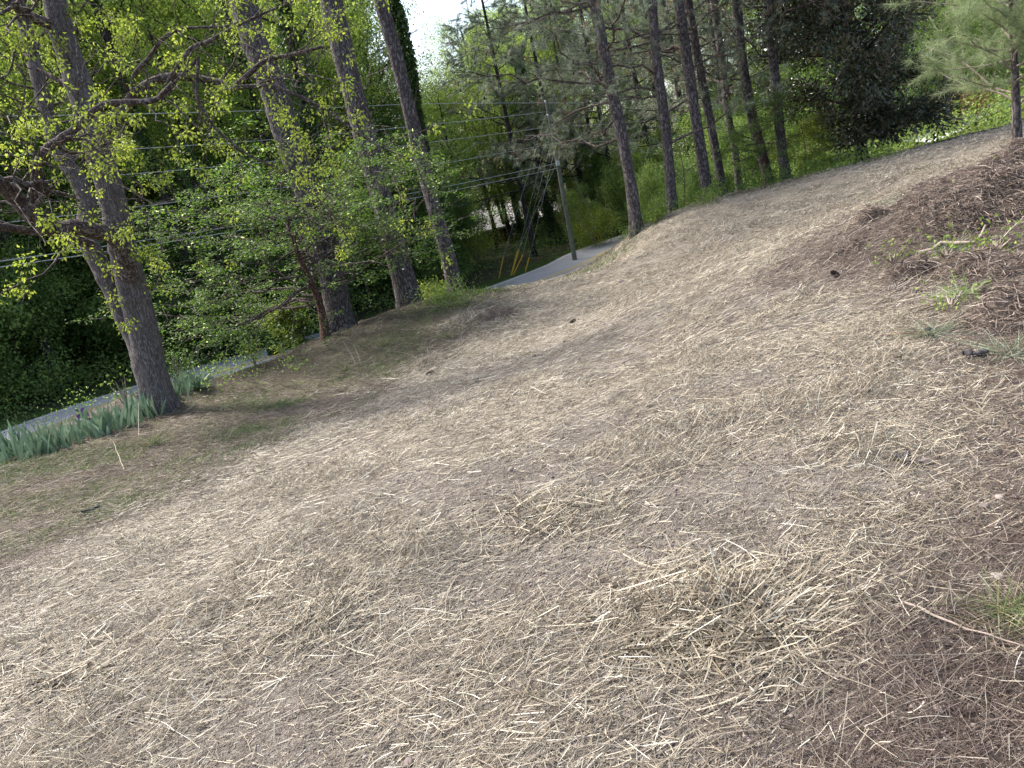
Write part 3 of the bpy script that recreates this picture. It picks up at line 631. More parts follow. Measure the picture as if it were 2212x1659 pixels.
# farther pines standing beyond the road
for s_, (px, d, h, lab) in enumerate([(1130, 50, 18, "tall dark pine standing by the gap of sky above the road"), (1215, 54, 20, "broad dark pine beyond the utility pole"), (1262, 56, 17, "pine with grey needles right behind the utility pole"), (1330, 52, 20, "tall pine beyond the speckled leaning pine"),
                                      (1085, 64, 17, "smaller far pine at the right edge of the sky gap"), (860, 46, 19, "pine with sparse flat boughs behind the two left pine trunks"), 
                                      (1420, 46, 20, "tall pine beyond the slender dark pine"), (1500, 44, 20, "pine beyond the close pair"), (1590, 40, 19, "pine beyond the thin set-back one"), (1735, 44, 20, "pine behind the left side of the magnolia")]):
    b = at(px, 420, d); b[2] = float(base(b[0], b[1])); rng = np.random.default_rng(60 + s_)
    root = empty("pine_tree", b, lab, "pine tree", "pine trees beyond the crest")
    ln_ = .04 * rng.random(); P = b + np.stack([-np.linspace(0, 1, 20) * h * ln_, rng.normal(0, .06, 20).cumsum() * .3, np.linspace(0, h, 20)], 1)
    mb = MB(b); trunk_mesh(mb, P, .2, .06, rng, sides=12, step=.4); mb.build("trunk", M['dark_bark'], root, smooth=True)
    C1, r_1 = spawn(P[None], np.linspace(.2, .05, 20)[None], 46, .22, 1, lambda t: 4.0 * (1.1 - .8 * ((t - .25) / .75)), 76, rng, curve=.05, wander=.2, K=8, rr=.35, even=True)
    C2, r_2 = spawn(C1, r_1, 10, .2, 1, 1.2, 50, rng, K=4, rr=.5, flat=.5)
    mw = MB(b); mw.tubes(C1, np.minimum(r_1, .07), 5); mw.tubes(C2, np.maximum(r_2, .01), 3); mw.build("branches", M['dark_bark'], root, smooth=True)
    mf = MB(b); c_, t_ = ends(C2, 8, .2, rng); tufts(mf, c_, t_, 14, .22, .019, rng, along=.2, tint=rng.uniform(0, .6, len(c_))); mf.build("crown", M['pine_needle'], root)

# -------- forest prototypes
def deciduous(name, H_, seed, mat, r0=.2, t0=.28, bl=.30, ncl=3, leaf=.15, label="", group="", nleaf=22, cat="tree", bark='dark_bark', nb=26, spread=.34, crown_t=1.0):
    rng = np.random.default_rng(seed)
    root = empty(name, (0, 0, 0), label, cat, group)
    z = np.linspace(0, H_, 18); P = np.stack([rng.normal(0, .1, 18).cumsum() * .5 - z * .02, rng.normal(0, .1, 18).cumsum() * .5, z], 1); P[0, :2] = 0
    mb = MB(); trunk_mesh(mb, P, r0, r0 * .2, rng, sides=10, step=.4, flare=.5); mb.build("trunk", M[bark], root, smooth=True)
    C1, r_1 = spawn(P[None], np.linspace(r0, r0 * .25, 18)[None], nb, t0, 1, lambda t: H_ * bl * np.clip(1.25 - .8 * t, .25, 1), 58, rng, curve=.12, wander=.25, K=8, rr=.45, even=True)
    C2, r_2 = spawn(C1, r_1, 7, .2, 1, H_ * bl * .38, 45, rng, curve=.05, wander=.2, K=5, rr=.5)
    C3, r_3 = spawn(C2, r_2, 3, .2, 1, H_ * bl * .18, 40, rng, K=3, rr=.5)
    mw = MB(); mw.tubes(C1, r_1, 6); mw.tubes(C2, np.maximum(r_2, .008), 4); mw.build("branches", M[bark], root, smooth=True)
    c_, t_ = ends(C3, ncl, .1, rng)
    mf = MB(); clumps(mf, c_, nleaf, spread, leaf, leaf * .7, rng, flatz=.7); mf.build("crown", M[mat], root)
    return root
def place(proto, used, x, y, s, rz, label=None, sink=0.):
    o = proto if not used else copy_tree(proto)
    o.location = (x, y, float(base(x, y)) - sink); o.rotation_euler = (0, 0, rz); o.scale = (s, s, s * random.uniform(.92, 1.1))
    if label: o["label"] = label
    return o
random.seed(4)
GT = "spring green forest trees beyond the road"
protos = [deciduous("forest_tree", 21, 100 + k, 'forest_leaf', r0=.22 + .04 * k, t0=[.12, .3, .2, .4][k], bl=[.26, .3, .24, .33][k], leaf=.16, nleaf=15, group=GT,
                    label="tall spring green tree in the mass of forest beyond the road") for k in range(4)]
used = [False] * 4
spots = []
for d0, n, x0, x1, s0 in [(41, 13, -420, 860, .82), (52, 13, -380, 850, .98), (68, 13, -350, 850, 1.1), (92, 14, -300, 850, 1.25)]:
    for k in range(n): spots.append((x0 + (x1 - x0) * (k + random.uniform(.1, .9)) / n, d0 + random.uniform(-3, 4), s0 * random.uniform(.85, 1.12)))
for px, d, s in [(900, 70, .72), (945, 84, .72), (1005, 54, .5), (1055, 60, .58), (965, 60, .52), (1120, 66, .75), (1180, 58, .66), (1240, 68, .9), (1300, 60, .85), (1010, 104, .8), (1075, 96, .92), (1130, 86, .85), (1000, 62, .5), (1150, 110, 1.15), (1200, 74, .75), (1262, 92, 1.1), (1330, 70, .9), (1390, 96, 1.25), (1450, 72, 1.05), (1530, 96, 1.3), (1580, 66, 1.0), (1660, 90, 1.3), (1720, 62, .95), (1800, 84, 1.25),
                 (1870, 58, .95), (1960, 84, 1.25), (2030, 56, .85), (2090, 62, .95), (2150, 54, .8), (2215, 66, .95), (2290, 56, .85), (2380, 66, .95), (2120, 98, 1.35), (2260, 100, 1.35), (2400, 100, 1.35)]: spots.append((px, d, s))
for i_, (px, d, s) in enumerate(spots):
    k = i_ % 4; p = at(px, 450, d); place(protos[k], used[k], p[0], p[1], s, random.uniform(0, 6.28)); used[k] = True
GU = "leafy understory trees at the forest edge"
up = [deciduous("understory_tree", 6.5, 120 + k, 'under_leaf', r0=.06, t0=.05, bl=.42, leaf=.13, nleaf=13, nb=22, spread=.26, group=GU, label="dense low green understory tree massed along the forest edge") for k in range(3)]
used = [False] * 3; spots = []
for d0, n, x0, x1 in [(33, 16, -480, 640), (37, 18, -450, 900), (43, 16, -420, 950), (50, 14, -400, 980)]:
    for k in range(n): spots.append((x0 + (x1 - x0) * (k + random.uniform(.1, .9)) / n, d0, random.uniform(.7, 1.35)))
for px, d, s in [(1330, 50, .7), (1370, 44, .8), (1410, 52, 1.0), (1300, 56, .8), (1450, 40, .75), (1500, 46, 1), (1560, 38, .75), (1610, 44, .9), (1660, 36, .6), (1720, 40, .8), (1760, 33, .5), (1820, 38, .8), (1900, 36, .7), (1960, 44, .8), (1260, 52, .5), (1240, 60, .7), (1170, 58, .6), (1120, 78, .6), (1000, 52, .6), (960, 48, .7), (1030, 76, .6), (1480, 34, .45), (1420, 36, .5), (1540, 33, .45), (1620, 33, .5), (2080, 40, .7), (2140, 46, .8), (2220, 42, .7)]: spots.append((px, d, s))
for i_, (px, d, s) in enumerate(spots):
    k = i_ % 3; p = at(px, 500, d); rd_, _ = roaddist([p[0]], [p[1]])
    if rd_[0] < RHW + 2.0 * s + 1:
        sh = (RHW + 2.2 * s + 1.2) ; v = unit(p[:2]); p[:2] = p[:2] + v * sh
    place(up[k], used[k], p[0], p[1], s, random.uniform(0, 6.28), sink=.2); used[k] = True
LM = [(240, "the oak"), (655, "first thick pine"), (815, "second thick pine"), (925, "slimmer pine"), (1210, "utility pole"), (1363, "speckled pine"), (1448, "slender pine"), (1515, "paired pines"), (1685, "straight pine"), (1860, "magnolia"), (2190, "young pine")]
ORD = "nearest second third fourth fifth sixth seventh eighth ninth tenth eleventh twelfth thirteenth fourteenth fifteenth sixteenth seventeenth eighteenth nineteenth twentieth twenty-first twenty-second twenty-third twenty-fourth twenty-fifth twenty-sixth twenty-seventh twenty-eighth twenty-ninth thirtieth thirty-first thirty-second thirty-third thirty-fourth thirty-fifth thirty-sixth thirty-seventh thirty-eighth".split()
for stem_, adj in (("forest_tree", "tall spring green tree"), ("understory_tree", "low leafy understory tree")):
    gaps = {}
    for o in scene.objects:
        if o.parent is None and o.name.split(".")[0] == stem_:
            v = np.array([o.location.x, o.location.y, 0.]); dc = (v @ _f0) ; pxs = 1106 + F * (v @ _r) / dc + (0)
            k = sum(pxs > a_ for a_, _ in LM); gaps.setdefault(k, []).append((math.hypot(v[0], v[1]), o))
    for k, L_ in gaps.items():
        where = "left of the oak" if k == 0 else "right of the young pine" if k == len(LM) else "between %s and %s" % (LM[k - 1][1].replace("the oak", "oak"), LM[k][1])
        for i_, (_, o) in enumerate(sorted(L_, key=lambda q: q[0])): o["label"] = "%s, %s back %s" % (adj, ORD[min(i_, 37)], where)
# ivy-hung trunks
def ivy_tree(px, py0, d, H_, r0, lean, label, seed, ivyr=.35, crown=False):
    rng = np.random.default_rng(seed); b = at(px, py0, d); b[2] = float(base(b[0], b[1])); root = empty("ivy_covered_tree", b, label, "tree", "ivy covered trees in the forest")
    z = np.linspace(0, H_, 16); P = b + np.stack([-z * lean, rng.normal(0, .08, 16).cumsum() * .5, z], 1); mb = MB(b); trunk_mesh(mb, P, r0, r0 * .5, rng, sides=10, step=.4); mb.build("trunk", M['dark_bark'], root, smooth=True)
    n = int(H_ * 650); t = rng.random(n) ** 1.15; idx = np.zeros(n, int); c, tg = interp(P[None][idx], t); a = rng.random(n) * 6.28
    rad_ = ivyr * (1 + .6 * np.sin(t * 17 + seed)) * (.5 + .5 * rng.random(n)) * np.clip(1.2 - t * .5, .3, 1.2); c = c + np.stack([np.cos(a) * rad_, np.sin(a) * rad_, rng.normal(0, .1, n)], 1)
    D = np.stack([np.cos(a), np.sin(a), -1.2 * np.ones(n)], 1) + rng.normal(0, .5, (n, 3)); mf = MB(b); mf.leaves(c, D, rng.uniform(.08, .15, n), rng.uniform(.07, .12, n), rng, rnd=rng.random(n)); mf.build("ivy", M['ivy'], root)
    if crown:
        C1, r_1 = spawn(P[None], np.linspace(r0, r0 * .4, 16)[None], 12, .6, 1, 3.2, 55, rng, curve=.15, wander=.3, K=7, rr=.4); C2, r_2 = spawn(C1, r_1, 5, .3, 1, 1.2, 45, rng, K=4)
        mw = MB(b); mw.tubes(C1, r_1, 5); mw.tubes(C2, np.maximum(r_2, .01), 3); mw.build("branches", M['dark_bark'], root, smooth=True)
        mf = MB(b); c_, _t = ends(C2, 4, .2, rng); clumps(mf, c_, 14, .3, .15, .1, rng); mf.build("crown", M['forest_leaf'], root)
for a_ in [(1160, 500, 60, 12, .25, .0, "leftmost ivy-draped trunk in the dark clump behind the guy wires", 1, .8), (1190, 500, 56, 14, .3, .0, "ivy-draped trunk just left of the utility pole", 2, .9), (1125, 500, 64, 11, .25, .03, "ivy-draped trunk nearest the half-hidden house", 3, .9),
           (712, 560, 30, 17, .22, -.06, "ivy-covered trunk between the first two thick pines", 4, .42, True), (982, 600, 26, 17, .17, .0, "dark ivy-covered trunk right behind the slimmer roadside pine", 5, .2, True), (520, 700, 33, 9, .25, .02, "vine-tangled trunk beyond the road behind the oak", 6, .3),
           (1278, 420, 62, 12, .25, .0, "bare dark trunk against the yellow-green gap right of the pole", 7, .1, True), (1090, 480, 68, 13, .16, .08, "dark leaning trunk in front of the pale roof", 8, .08, True), (1068, 480, 66, 14, .17, .07, "second dark leaning trunk beside the pale roof", 9, .08, True),
           (120, 800, 34, 14, .25, .0, "dark trunk deep in the shade at the far left", 10, .15, True), (430, 620, 36, 18, .22, .04, "dark slanting trunk seen right of the oak stems", 11, .15, True), (390, 620, 44, 18, .2, .06, "thinner slanting trunk deeper behind the oak", 12, .15, True), (590, 760, 31, 7, .16, .0, "grey trunk with hanging vines beside the dogwood, across the road", 13, .12)]: ivy_tree(*a_)

# forest undergrowth (a continuous leafy mass)
mb = MB(); rng = np.random.default_rng(77)
n = 5200; a = np.radians(rng.uniform(-46, 46, n)); r = 30 + 45 * rng.random(n) ** 1.6; x = np.sin(a) * r; y = np.cos(a) * r
rd_, _ = roaddist(x, y); k = (rd_ > RHW + 1.4); 
# keep only the far side of the road (or off its end)
crest_r = np.where(np.degrees(a) > 8, 27, 31)
nearest = np.array([np.argmin((ROADP[:, 0] - q) ** 2 + (ROADP[:, 1] - w) ** 2) for q, w in zip(x, y)])
beyond = (np.hypot(x, y) > np.hypot(ROADP[nearest, 0], ROADP[nearest, 1])) | (np.degrees(a) > 12)
k &= beyond; x, y = x[k], y[k]; C = np.stack([x, y, base(x, y) + rng.random(len(x)) ** 1.5 * (.3 + 1.3 * vnoise(x, y, 4, 21))], 1)
clumps(mb, C, 26, .42, .12, .09, rng, tint=vnoise(x, y, 5, 22), flatz=.6)
tag(mb.build("undergrowth", M['under_leaf']), "dark green undergrowth filling the forest floor", "undergrowth", kind="stuff")
# low green growth along the crest under the pines
mb = MB(); pts = H([(1392, 502), (1430, 476), (1480, 455), (1540, 436), (1600, 424), (1660, 408), (1720, 393), (1800, 373), (1900, 349), (1960, 334)]); pts = resample(np.array(pts), .2)
n = 380; i_ = rng.integers(0, len(pts), n); C = pts[i_] + np.stack([rng.normal(0, .3, n), rng.uniform(.1, 1.6, n), np.zeros(n)], 1); C[:, 2] = base(C[:, 0], C[:, 1]) + rng.random(n) * .3
clumps(mb, C, 12, .12, .06, .045, rng, tint=vnoise(C[:, 0], C[:, 1], 2, 31) * .8 + .3)
tag(mb.build("ground_cover", M['vergegrass']), "low bright green weeds along the crest under the pines", "weeds", kind="stuff")
mb = MB(); n = 170; c0, c1 = hit(0, 960), hit(160, 915); u = rng.random(n)[:, None]; C = c0 + (c1 - c0) * (u * 1.4 - .4) + np.stack([rng.normal(-.3, .3, n), rng.uniform(.6, 2.2, n), np.zeros(n)], 1); C[:, 2] = base(C[:, 0], C[:, 1]) + rng.random(n) * .35
clumps(mb, C, 12, .12, .05, .035, rng, tint=rng.uniform(.1, .8, n)); 
for px, py, m_ in [(520, 800, 26), (545, 770, 30), (1240, 575, 0), (640, 800, 14), (950, 640, 90), (995, 650, 60), (480, 835, 16)]:
    c = hit(px, py + 12); 
    if m_: q = c + rng.normal(0, .3, (m_, 3)) * [1, 1, 0] + np.stack([np.zeros(m_), np.zeros(m_), rng.random(m_) * .45], 1); clumps(mb, q, 9, .07, .05, .035, rng, tint=rng.uniform(.5, 1, m_))
tag(mb.build("weeds", M['under_leaf']), "yellow-green leafy weeds along the lower edge of the strip", "weeds", kind="stuff")

# -------- the forked oak at the left
rng = np.random.default_rng(300)
DO = 12.8
P = pxpath([(335, 852), (318, 760), (290, 640), (270, 560), (255, 480), (236, 400), (215, 330), (190, 240), (172, 190), (150, 120), (130, 60), (104, -60)], DO)
b = P[0].copy(); b[2] = float(ground(b[0], b[1])) ; P[0] = b; P = extend_up(P, 11, rng)
oak = empty("oak_tree", b, "large forked oak beside the irises with ridged rings and spreading crooked limbs", "tree")
mb = MB(b); trunk_mesh(mb, P, .232, .09, rng, sides=28, flare=.32, step=.05, rings=[(.9, .05), (1.75, .12), (2.5, .07), (2.85, .12), (2.93, .08), (4.0, .1), (4.9, .12), (5.6, .1), (6.5, .12)])
P2 = pxpath([(312, 800), (298, 743), (270, 690), (243, 627), (214, 570), (192, 528), (184, 500), (190, 455), (186, 425), (165, 380), (130, 330), (90, 200), (60, 80), (20, -60)], np.linspace(DO, DO + 1.2, 14))
trunk_mesh(mb, P2, .165, .08, rng, sides=22, flare=0, step=.05, rings=[(1.5, .12), (1.58, .1), (2.4, .12), (3.1, .1)])
mb.build("trunk", M['oak_bark'], oak, smooth=True)
limbs = [([(282, 600), (266, 540), (240, 508), (208, 500), (166, 490), (128, 497), (96, 486), (64, 462), (46, 440), (19, 413), (-10, 392), (-80, 350)], 12.6, 11.0, .135, .085),
         ([(200, 530), (134, 507), (64, 499), (0, 490), (-60, 494)], 12.9, 12.0, .07, .05),
         ([(60, 452), (75, 420), (80, 370), (88, 345), (106, 318), (154, 286), (192, 250), (230, 224), (282, 221), (333, 217), (352, 202), (375, 178)], 11.4, 10.2, .07, .028),
         ([(200, 345), (222, 310), (237, 282), (266, 243), (288, 205), (320, 182), (352, 168), (400, 166), (448, 173), (485, 182), (502, 196), (510, 184), (544, 154), (576, 128), (620, 121), (700, 100)], 12.8, 11.2, .085, .02),
         ([(500, 190), (560, 186), (595, 189), (675, 221), (739, 262), (781, 294), (851, 330), (900, 345)], 11.4, 10.8, .035, .008),
         ([(400, 166), (428, 125), (424, 198), (442, 243), (464, 275), (499, 307), (544, 339), (620, 371), (675, 394), (717, 419)], 11.8, 11.0, .026, .008),
         ([(286, 200), (290, 160), (320, 128), (352, 83), (400, 61), (480, 58), (540, 40)], 12.3, 11.8, .035, .012),
         ([(365, 175), (410, 106), (445, 92), (496, 64), (528, 48), (576, 26), (640, 0)], 11.9, 11.2, .035, .012),
         ([(60, 470), (75, 445), (98, 420), (118, 400), (134, 392)], 11.3, 10.9, .035, .018),
         ([(165, 60), (100, 50), (40, 20), (-20, -30)], 12.9, 12.3, .085, .05),
         ([(190, 235), (150, 190), (120, 170), (80, 150)], 12.9, 13.4, .05, .03),
         ([(0, 30), (40, 5), (60, -20)], 11.0, 10.8, .02, .02),
         ([(0, 395), (30, 385), (60, 400), (90, 392), (115, 405)], 11.2, 10.9, .04, .02),
         ([(560, 180), (640, 160), (700, 168), (770, 190)], 11.2, 10.8, .015, .006),
         ([(230, 390), (280, 410), (330, 440), (380, 430)], 12.4, 11.6, .02, .006),
         ([(0, 285), (50, 310), (90, 345), (120, 370)], 11.0, 10.8, .018, .01)]
mb = MB(b); LP = []; LR = []
for pts_, d0, d1, r0, r1 in limbs:
    q = pxpath(pts_, np.linspace(d0, d1, len(pts_))); K = 40; q = to_K(q, K); rr_ = np.linspace(r0, r1, K) * (1 + .10 * np.sin(np.arange(K) * 1.9 + len(LP)) * rng.random(K))
    mb.tubes(q[None], rr_[None], 12, wob=.08, rng=rng); LP.append(q); LR.append(rr_)
LP = np.array(LP); LR = np.array(LR)
T1, rt1 = spawn(LP, LR, 10, .12, 1, 1.3, 60, rng, curve=.05, wander=.35, K=8, rr=.35); rt1 = np.clip(rt1, .005, .02)
kp = np.ones(len(T1), bool); kp[:20] = rng.random(20) < .3; kp[80:90] = rng.random(10) < .5; T1, rt1 = T1[kp], rt1[kp]
TP = np.array([to_K(P, 40), to_K(P2, 40)]); T1b, rt1b = spawn(TP, np.full((2, 40), .08), 14, .42, 1, 1.5, 60, rng, curve=.05, wander=.3, K=8, rr=.25); T1 = np.concatenate([T1, T1b]); rt1 = np.concatenate([rt1, rt1b])
T2, rt2 = spawn(T1, rt1, 4, .2, 1, .55, 50, rng, curve=.02, wander=.3, K=5, rr=.5)
mb.tubes(T1, rt1, 5); mb.tubes(T2, np.clip(rt2, .003, .01), 3)
mb.build("branches", M['limb_bark'], oak, smooth=True)
mf = MB(b); c_, t_ = ends(T2, 2, .5, rng); keep = rng.random(len(c_)) < .5 * np.clip(vnoise(c_[:, 0] + c_[:, 2], c_[:, 1] - c_[:, 2], .55, 51) * 2.6 - .5, .1, 1.6); c_ = c_[keep]
clumps(mf, c_, 30, .055, .052, .03, rng, droop=.7, jit=.2, tint=rng.uniform(.3, 1, len(c_))); mf.build("crown", M['spring'], oak)
print("oak clumps", len(c_))
# -------- dogwoods
def dogwood(px, py, d, H_, spreadx, label, seed, nl=26, lean=-.03, white=.03, leaf=.075, nb=26, stem=.09, t0=.3, mat='dogwood_leaf', name="dogwood_tree", boost=0.):
    rng = np.random.default_rng(seed); b = at(px, py, d); b[2] = float(ground(b[0], b[1])); root = empty(name, b, label, "tree")
    z = np.linspace(0, H_, 14); P = b + np.stack([z * lean + .08 * np.sin(z * 2), .05 * np.sin(z * 3), z], 1)
    mb = MB(b); trunk_mesh(mb, P, stem, stem * .3, rng, sides=12, flare=.4)
    C1, r_1 = spawn(P[None], np.linspace(stem, stem * .4, 14)[None], nb, t0, 1, lambda t: spreadx * (1.15 - .6 * t), 82, rng, curve=.0, wander=.25, K=8, rr=.42, even=True)
    C2, r_2 = spawn(C1, r_1, 8, .15, 1, spreadx * .35, 48, rng, curve=.0, wander=.2, K=5, rr=.45, flat=.8)
    C3, r_3 = spawn(C2, r_2, 4, .15, 1, spreadx * .13, 45, rng, K=3, flat=.8)
    mb.build("trunk", M['red_bark'], root, smooth=True); mw = MB(b); mw.tubes(C1, r_1, 6); mw.tubes(C2, np.maximum(r_2, .005), 4); mw.tubes(C3, np.maximum(r_3, .003), 3); mw.build("branches", M['limb_bark'], root, smooth=True)
    mf = MB(b); c_, t_ = ends(C3, 2, .3, rng); k = len(c_); idx = np.repeat(np.arange(k), nl // 2); B = c_[idx] + rng.normal(0, .09, (len(idx), 3)) * [1, 1, .4]
    D = rng.normal(0, 1, (len(idx), 3)) * [1, 1, .3]; D[:, 2] -= .25; sd_ = np.cross(unit(D), np.array([0, 0, 1.]) + rng.normal(0, .35, (len(idx), 3)))
    rv = np.clip(rng.normal(.42 + boost, .2, len(idx)), 0, .93); rv = np.where(rng.random(len(idx)) < white, 1., rv)
    mf.leaves(B, D, leaf * rng.uniform(.6, 1.2, len(idx)), leaf * .6 * rng.uniform(.7, 1.2, len(idx)), rng, rnd=rv, side=sd_); mf.build("crown", M[mat], root)
    return root
dogwood(703, 728, 16.4, 2.95, 3.9, "broad dogwood with layered leafy boughs in front of the thick pine trunks", 401, nb=38, lean=-.02, t0=.25, nl=22)
dogwood(560, 740, 34.5, 4.2, 3.0, "leafy dogwood standing just across the road, left of the broad one", 402, nb=26, white=.02, nl=18, stem=.07, leaf=.1)
dogwood(1655, 406, 24.4, 2.6, 1.7, "small dogwood with fine green leaves among the right-hand pines", 403, nb=20, white=.0, nl=14, stem=.07, leaf=.06, lean=-.03)
dogwood(1475, 452, 24.0, 2.2, 1.0, "thin dogwood spray with pale leaves in front of the middle pines", 404, nb=9, white=.15, nl=10, stem=.02, leaf=.06, lean=.1, t0=.5)
dogwood(1740, 386, 26.0, 1.7, 1.2, "bright green bushy sapling beside the magnolia", 405, nb=16, white=0, nl=18, stem=.03, leaf=.06, lean=0, t0=.1, mat='spring', name="sapling")
dogwood(628, 722, 18.5, 1.2, .6, "light green sapling left of the dogwood's reddish stem", 406, nb=14, white=0, nl=18, stem=.03, leaf=.07, lean=-.02, t0=.1, mat='spring', name="sapling")

# -------- magnolia
rng = np.random.default_rng(500); b = at(1863, 352, 25.5); b[2] = float(ground(b[0], b[1])); root = empty("magnolia_tree", b, "big dark magnolia with glossy leaves at the field's edge", "tree")
P = b + np.stack([np.linspace(0, -.4, 20), np.linspace(0, .2, 20), np.linspace(0, 9.5, 20)], 1); mb = MB(b); trunk_mesh(mb, P, .17, .05, rng, sides=14); mb.build("trunk", M['dark_bark'], root, smooth=True)
C1, r_1 = spawn(P[None], np.linspace(.17, .05, 20)[None], 76, .07, 1, lambda t: 2.55 * np.clip(1.15 - 1.0 * np.abs(t - .35) ** 1.3 * 1.5, .2, 1), 78, rng, curve=.02, wander=.2, K=7, rr=.35, even=True)
C2, r_2 = spawn(C1, r_1, 7, .25, 1, .75, 50, rng, K=4, rr=.5); mw = MB(b); mw.tubes(C1, np.minimum(r_1, .05), 5); mw.tubes(C2, np.maximum(r_2, .008), 3); mw.build("branches", M['dark_bark'], root, smooth=True)
c_, t_ = ends(C2, 6, .3, rng); ca, ta = ends(C1, 9, .12, rng); c_ = np.vstack([c_, ca]); t_ = np.vstack([t_, ta]); mf = MB(b); clumps(mf, c_, 17, .15, .15, .065, rng, droop=.1, out=t_ * 2, jit=.3); mf.build("crown", M['magnolia_leaf'], root)
# -------- young pine at the right edge
def young_pine(px, py, d, H_, label, seed, lean=-.02, bl=1.15):
    rng = np.random.default_rng(seed); b = at(px, py, d); b[2] = float(ground(b[0], b[1])) - .02; root = empty("young_pine", b, label, "pine tree")
    z = np.linspace(0, H_, 16); P = b + np.stack([z * lean, z * 0, z], 1); mb = MB(b); trunk_mesh(mb, P, .06, .02, rng, sides=12, flare=.3); mb.build("trunk", M['pine_bark'], root, smooth=True)
    C1, r_1 = spawn(P[None], np.linspace(.06, .03, 16)[None], 64, .13, 1, lambda t: bl * (1.1 - .5 * t), 72, rng, curve=.12, wander=.15, K=8, rr=.35, even=True)
    C2, r_2 = spawn(C1, r_1, 6, .2, 1, bl * .35, 42, rng, curve=.1, K=5, rr=.5)
    mw = MB(b); mw.tubes(C1, np.minimum(r_1, .015), 5); mw.tubes(C2, np.maximum(r_2, .004), 4); mw.build("branches", M['stick'], root, smooth=True)
    c_, t_ = ends(np.concatenate([C2]), 7, .15, rng); c2, t2 = ends(C1, 9, .3, rng); mf = MB(b); tufts(mf, np.vstack([c_, c2]), np.vstack([t_, t2]), 22, .17, .0032, rng, along=.1, droop=.18); mf.build("crown", M['young_needle'], root)
young_pine(2198, 325, 13, 4.2, "young pine with long silvery green needles at the right edge of the field", 601)

# -------- small leafy shrubs
def shrub(name, px, py, d, h, r, mat, label, seed, n=120, leaf=.06, per=14, cat="shrub"):
    rng = np.random.default_rng(seed); b = at(px, py, d) if d else hit(px, py); b[2] = float(ground(b[0], b[1])); root = empty(name, b, label, cat)
    k = 9; s = np.linspace(0, 1, 5); D = np.stack([rng.normal(0, .35, k) * r / h * 1.5, rng.normal(0, .35, k) * r / h * 1.5, np.ones(k)], 1); C1 = b + D[:, None] * (h * rng.uniform(.6, 1, k)[:, None] * s)[..., None]
    mb = MB(b); mb.tubes(C1, np.linspace(.012, .004, 5)[None] * np.ones((k, 1)) * max(1, h), 5); mb.build("stem", M['stick'], root, smooth=True)
    u = rng.normal(size=(n, 3)); u = unit(u) * (rng.random((n, 1)) ** .45); C = b + u * [r, r, h * .5] + [0, 0, h * .52]; mf = MB(b); clumps(mf, C, per, .09 * max(1, r), leaf, leaf * .7, rng); mf.build("foliage", M[mat], root)
shrub("shrub", 1422, 480, 0, .55, .22, 'weed', "bright yellow-green shoot at the foot of the slender pine", 701, 60, .06)
shrub("shrub", 1527, 446, 0, .38, .3, 'weed', "low bright shoots at the feet of the close pair of pines", 702, 40, .05)
shrub("shrub", 2078, 292, 34, 1.7, 1.3, 'rustleaf', "rusty orange-leaved bush right of the magnolia", 703, 240, .08)
shrub("shrub", 1745, 375, 30, 1.6, 1.3, 'weed', "sunlit yellow-green bush left of the magnolia", 704, 200, .08)
shrub("shrub", 930, 655, 20.5, .6, .7, 'spring', "yellow-green bush between the two right-hand thick pines", 705, 90, .05)
shrub("shrub", 395, 838, 14.2, .6, .45, 'ivy', "dark green weeds climbing at the oak's foot", 706, 80, .04)
shrub("sapling", 552, 790, 17, .75, .3, 'weed', "thin leafy sapling standing against the road", 707, 26, .05, cat="sapling")
shrub("sapling", 272, 875, 13.2, .6, .14, 'weed', "spindly sprig with pale leaves above the irises", 708, 8, .07, per=5, cat="sapling")
shrub("shrub", 1285, 515, 47, 2.6, 1.6, 'spring', "light green vine-hung bush right of the utility pole", 709, 300, .1)
shrub("shrub", 1030, 560, 52, 3.4, 2.0, 'spring', "airy light green bush left of the road's bend", 710, 260, .1)

# -------- irises
def iris(x, y, s, seed, label="clump of grey-green sword-leaved iris in the row beside the oak"):
    rng = np.random.default_rng(seed); z = float(ground(x, y)); root = empty("iris_plant", (x, y, z), label, "iris", "iris clumps in a row at the strip's edge")
    n = 26; mb = MB(); fan = rng.uniform(-1, 1, n); az = rng.uniform(-.4, .4) ; c = rng.normal(0, .12, (n, 3)) * [1, .6, 0]
    D = np.stack([fan * .55 * math.cos(az), fan * .55 * math.sin(az) + rng.normal(0, .15, n), np.ones(n)], 1); D = unit(D)
    side = unit(np.stack([np.ones(n) * math.cos(az), np.ones(n) * math.sin(az), -fan * .5], 1) + rng.normal(0, .4, (n, 3)))
    L = rng.uniform(.16, .5, n) * s; t = np.linspace(0, 1, 6); Cc = c[:, None] + D[:, None] * (L[:, None] * t)[..., None]; Cc[..., 2] -= ((.15 * np.abs(fan) + .5 * (rng.random(n) < .18)) * L)[:, None] * t ** 3
    w = .5 * .042 * s * np.array([.8, 1, 1, .85, .55, .05]); V = np.stack([Cc - side[:, None] * w[:, None], Cc + side[:, None] * w[:, None]], 2).reshape(-1, 3)
    bb = (np.arange(n)[:, None] * 6 + np.arange(5)) * 2; mb.add(V, [np.stack([bb, bb + 1, bb + 3, bb + 2], -1).reshape(-1, 4)], np.repeat(rng.random(n), 12)); mb.build("leaves", M['iris_leaf'], root)
    return root
row = resample(np.array(H([(-60, 1010), (0, 998), (90, 985), (180, 955), (270, 925), (350, 880), (415, 848)])), .05)
for k in range(24):
    p = row[int((k + random.uniform(.2, .8)) / 24 * (len(row) - 1))]; iris(p[0] + random.uniform(-.05, .05), p[1] + random.uniform(-.15, .25), random.uniform(.85, 1.15), 800 + k, "grey-green sword-leaved iris clump, %s from the left end of the row" % ORD[k].replace('nearest', 'first'))
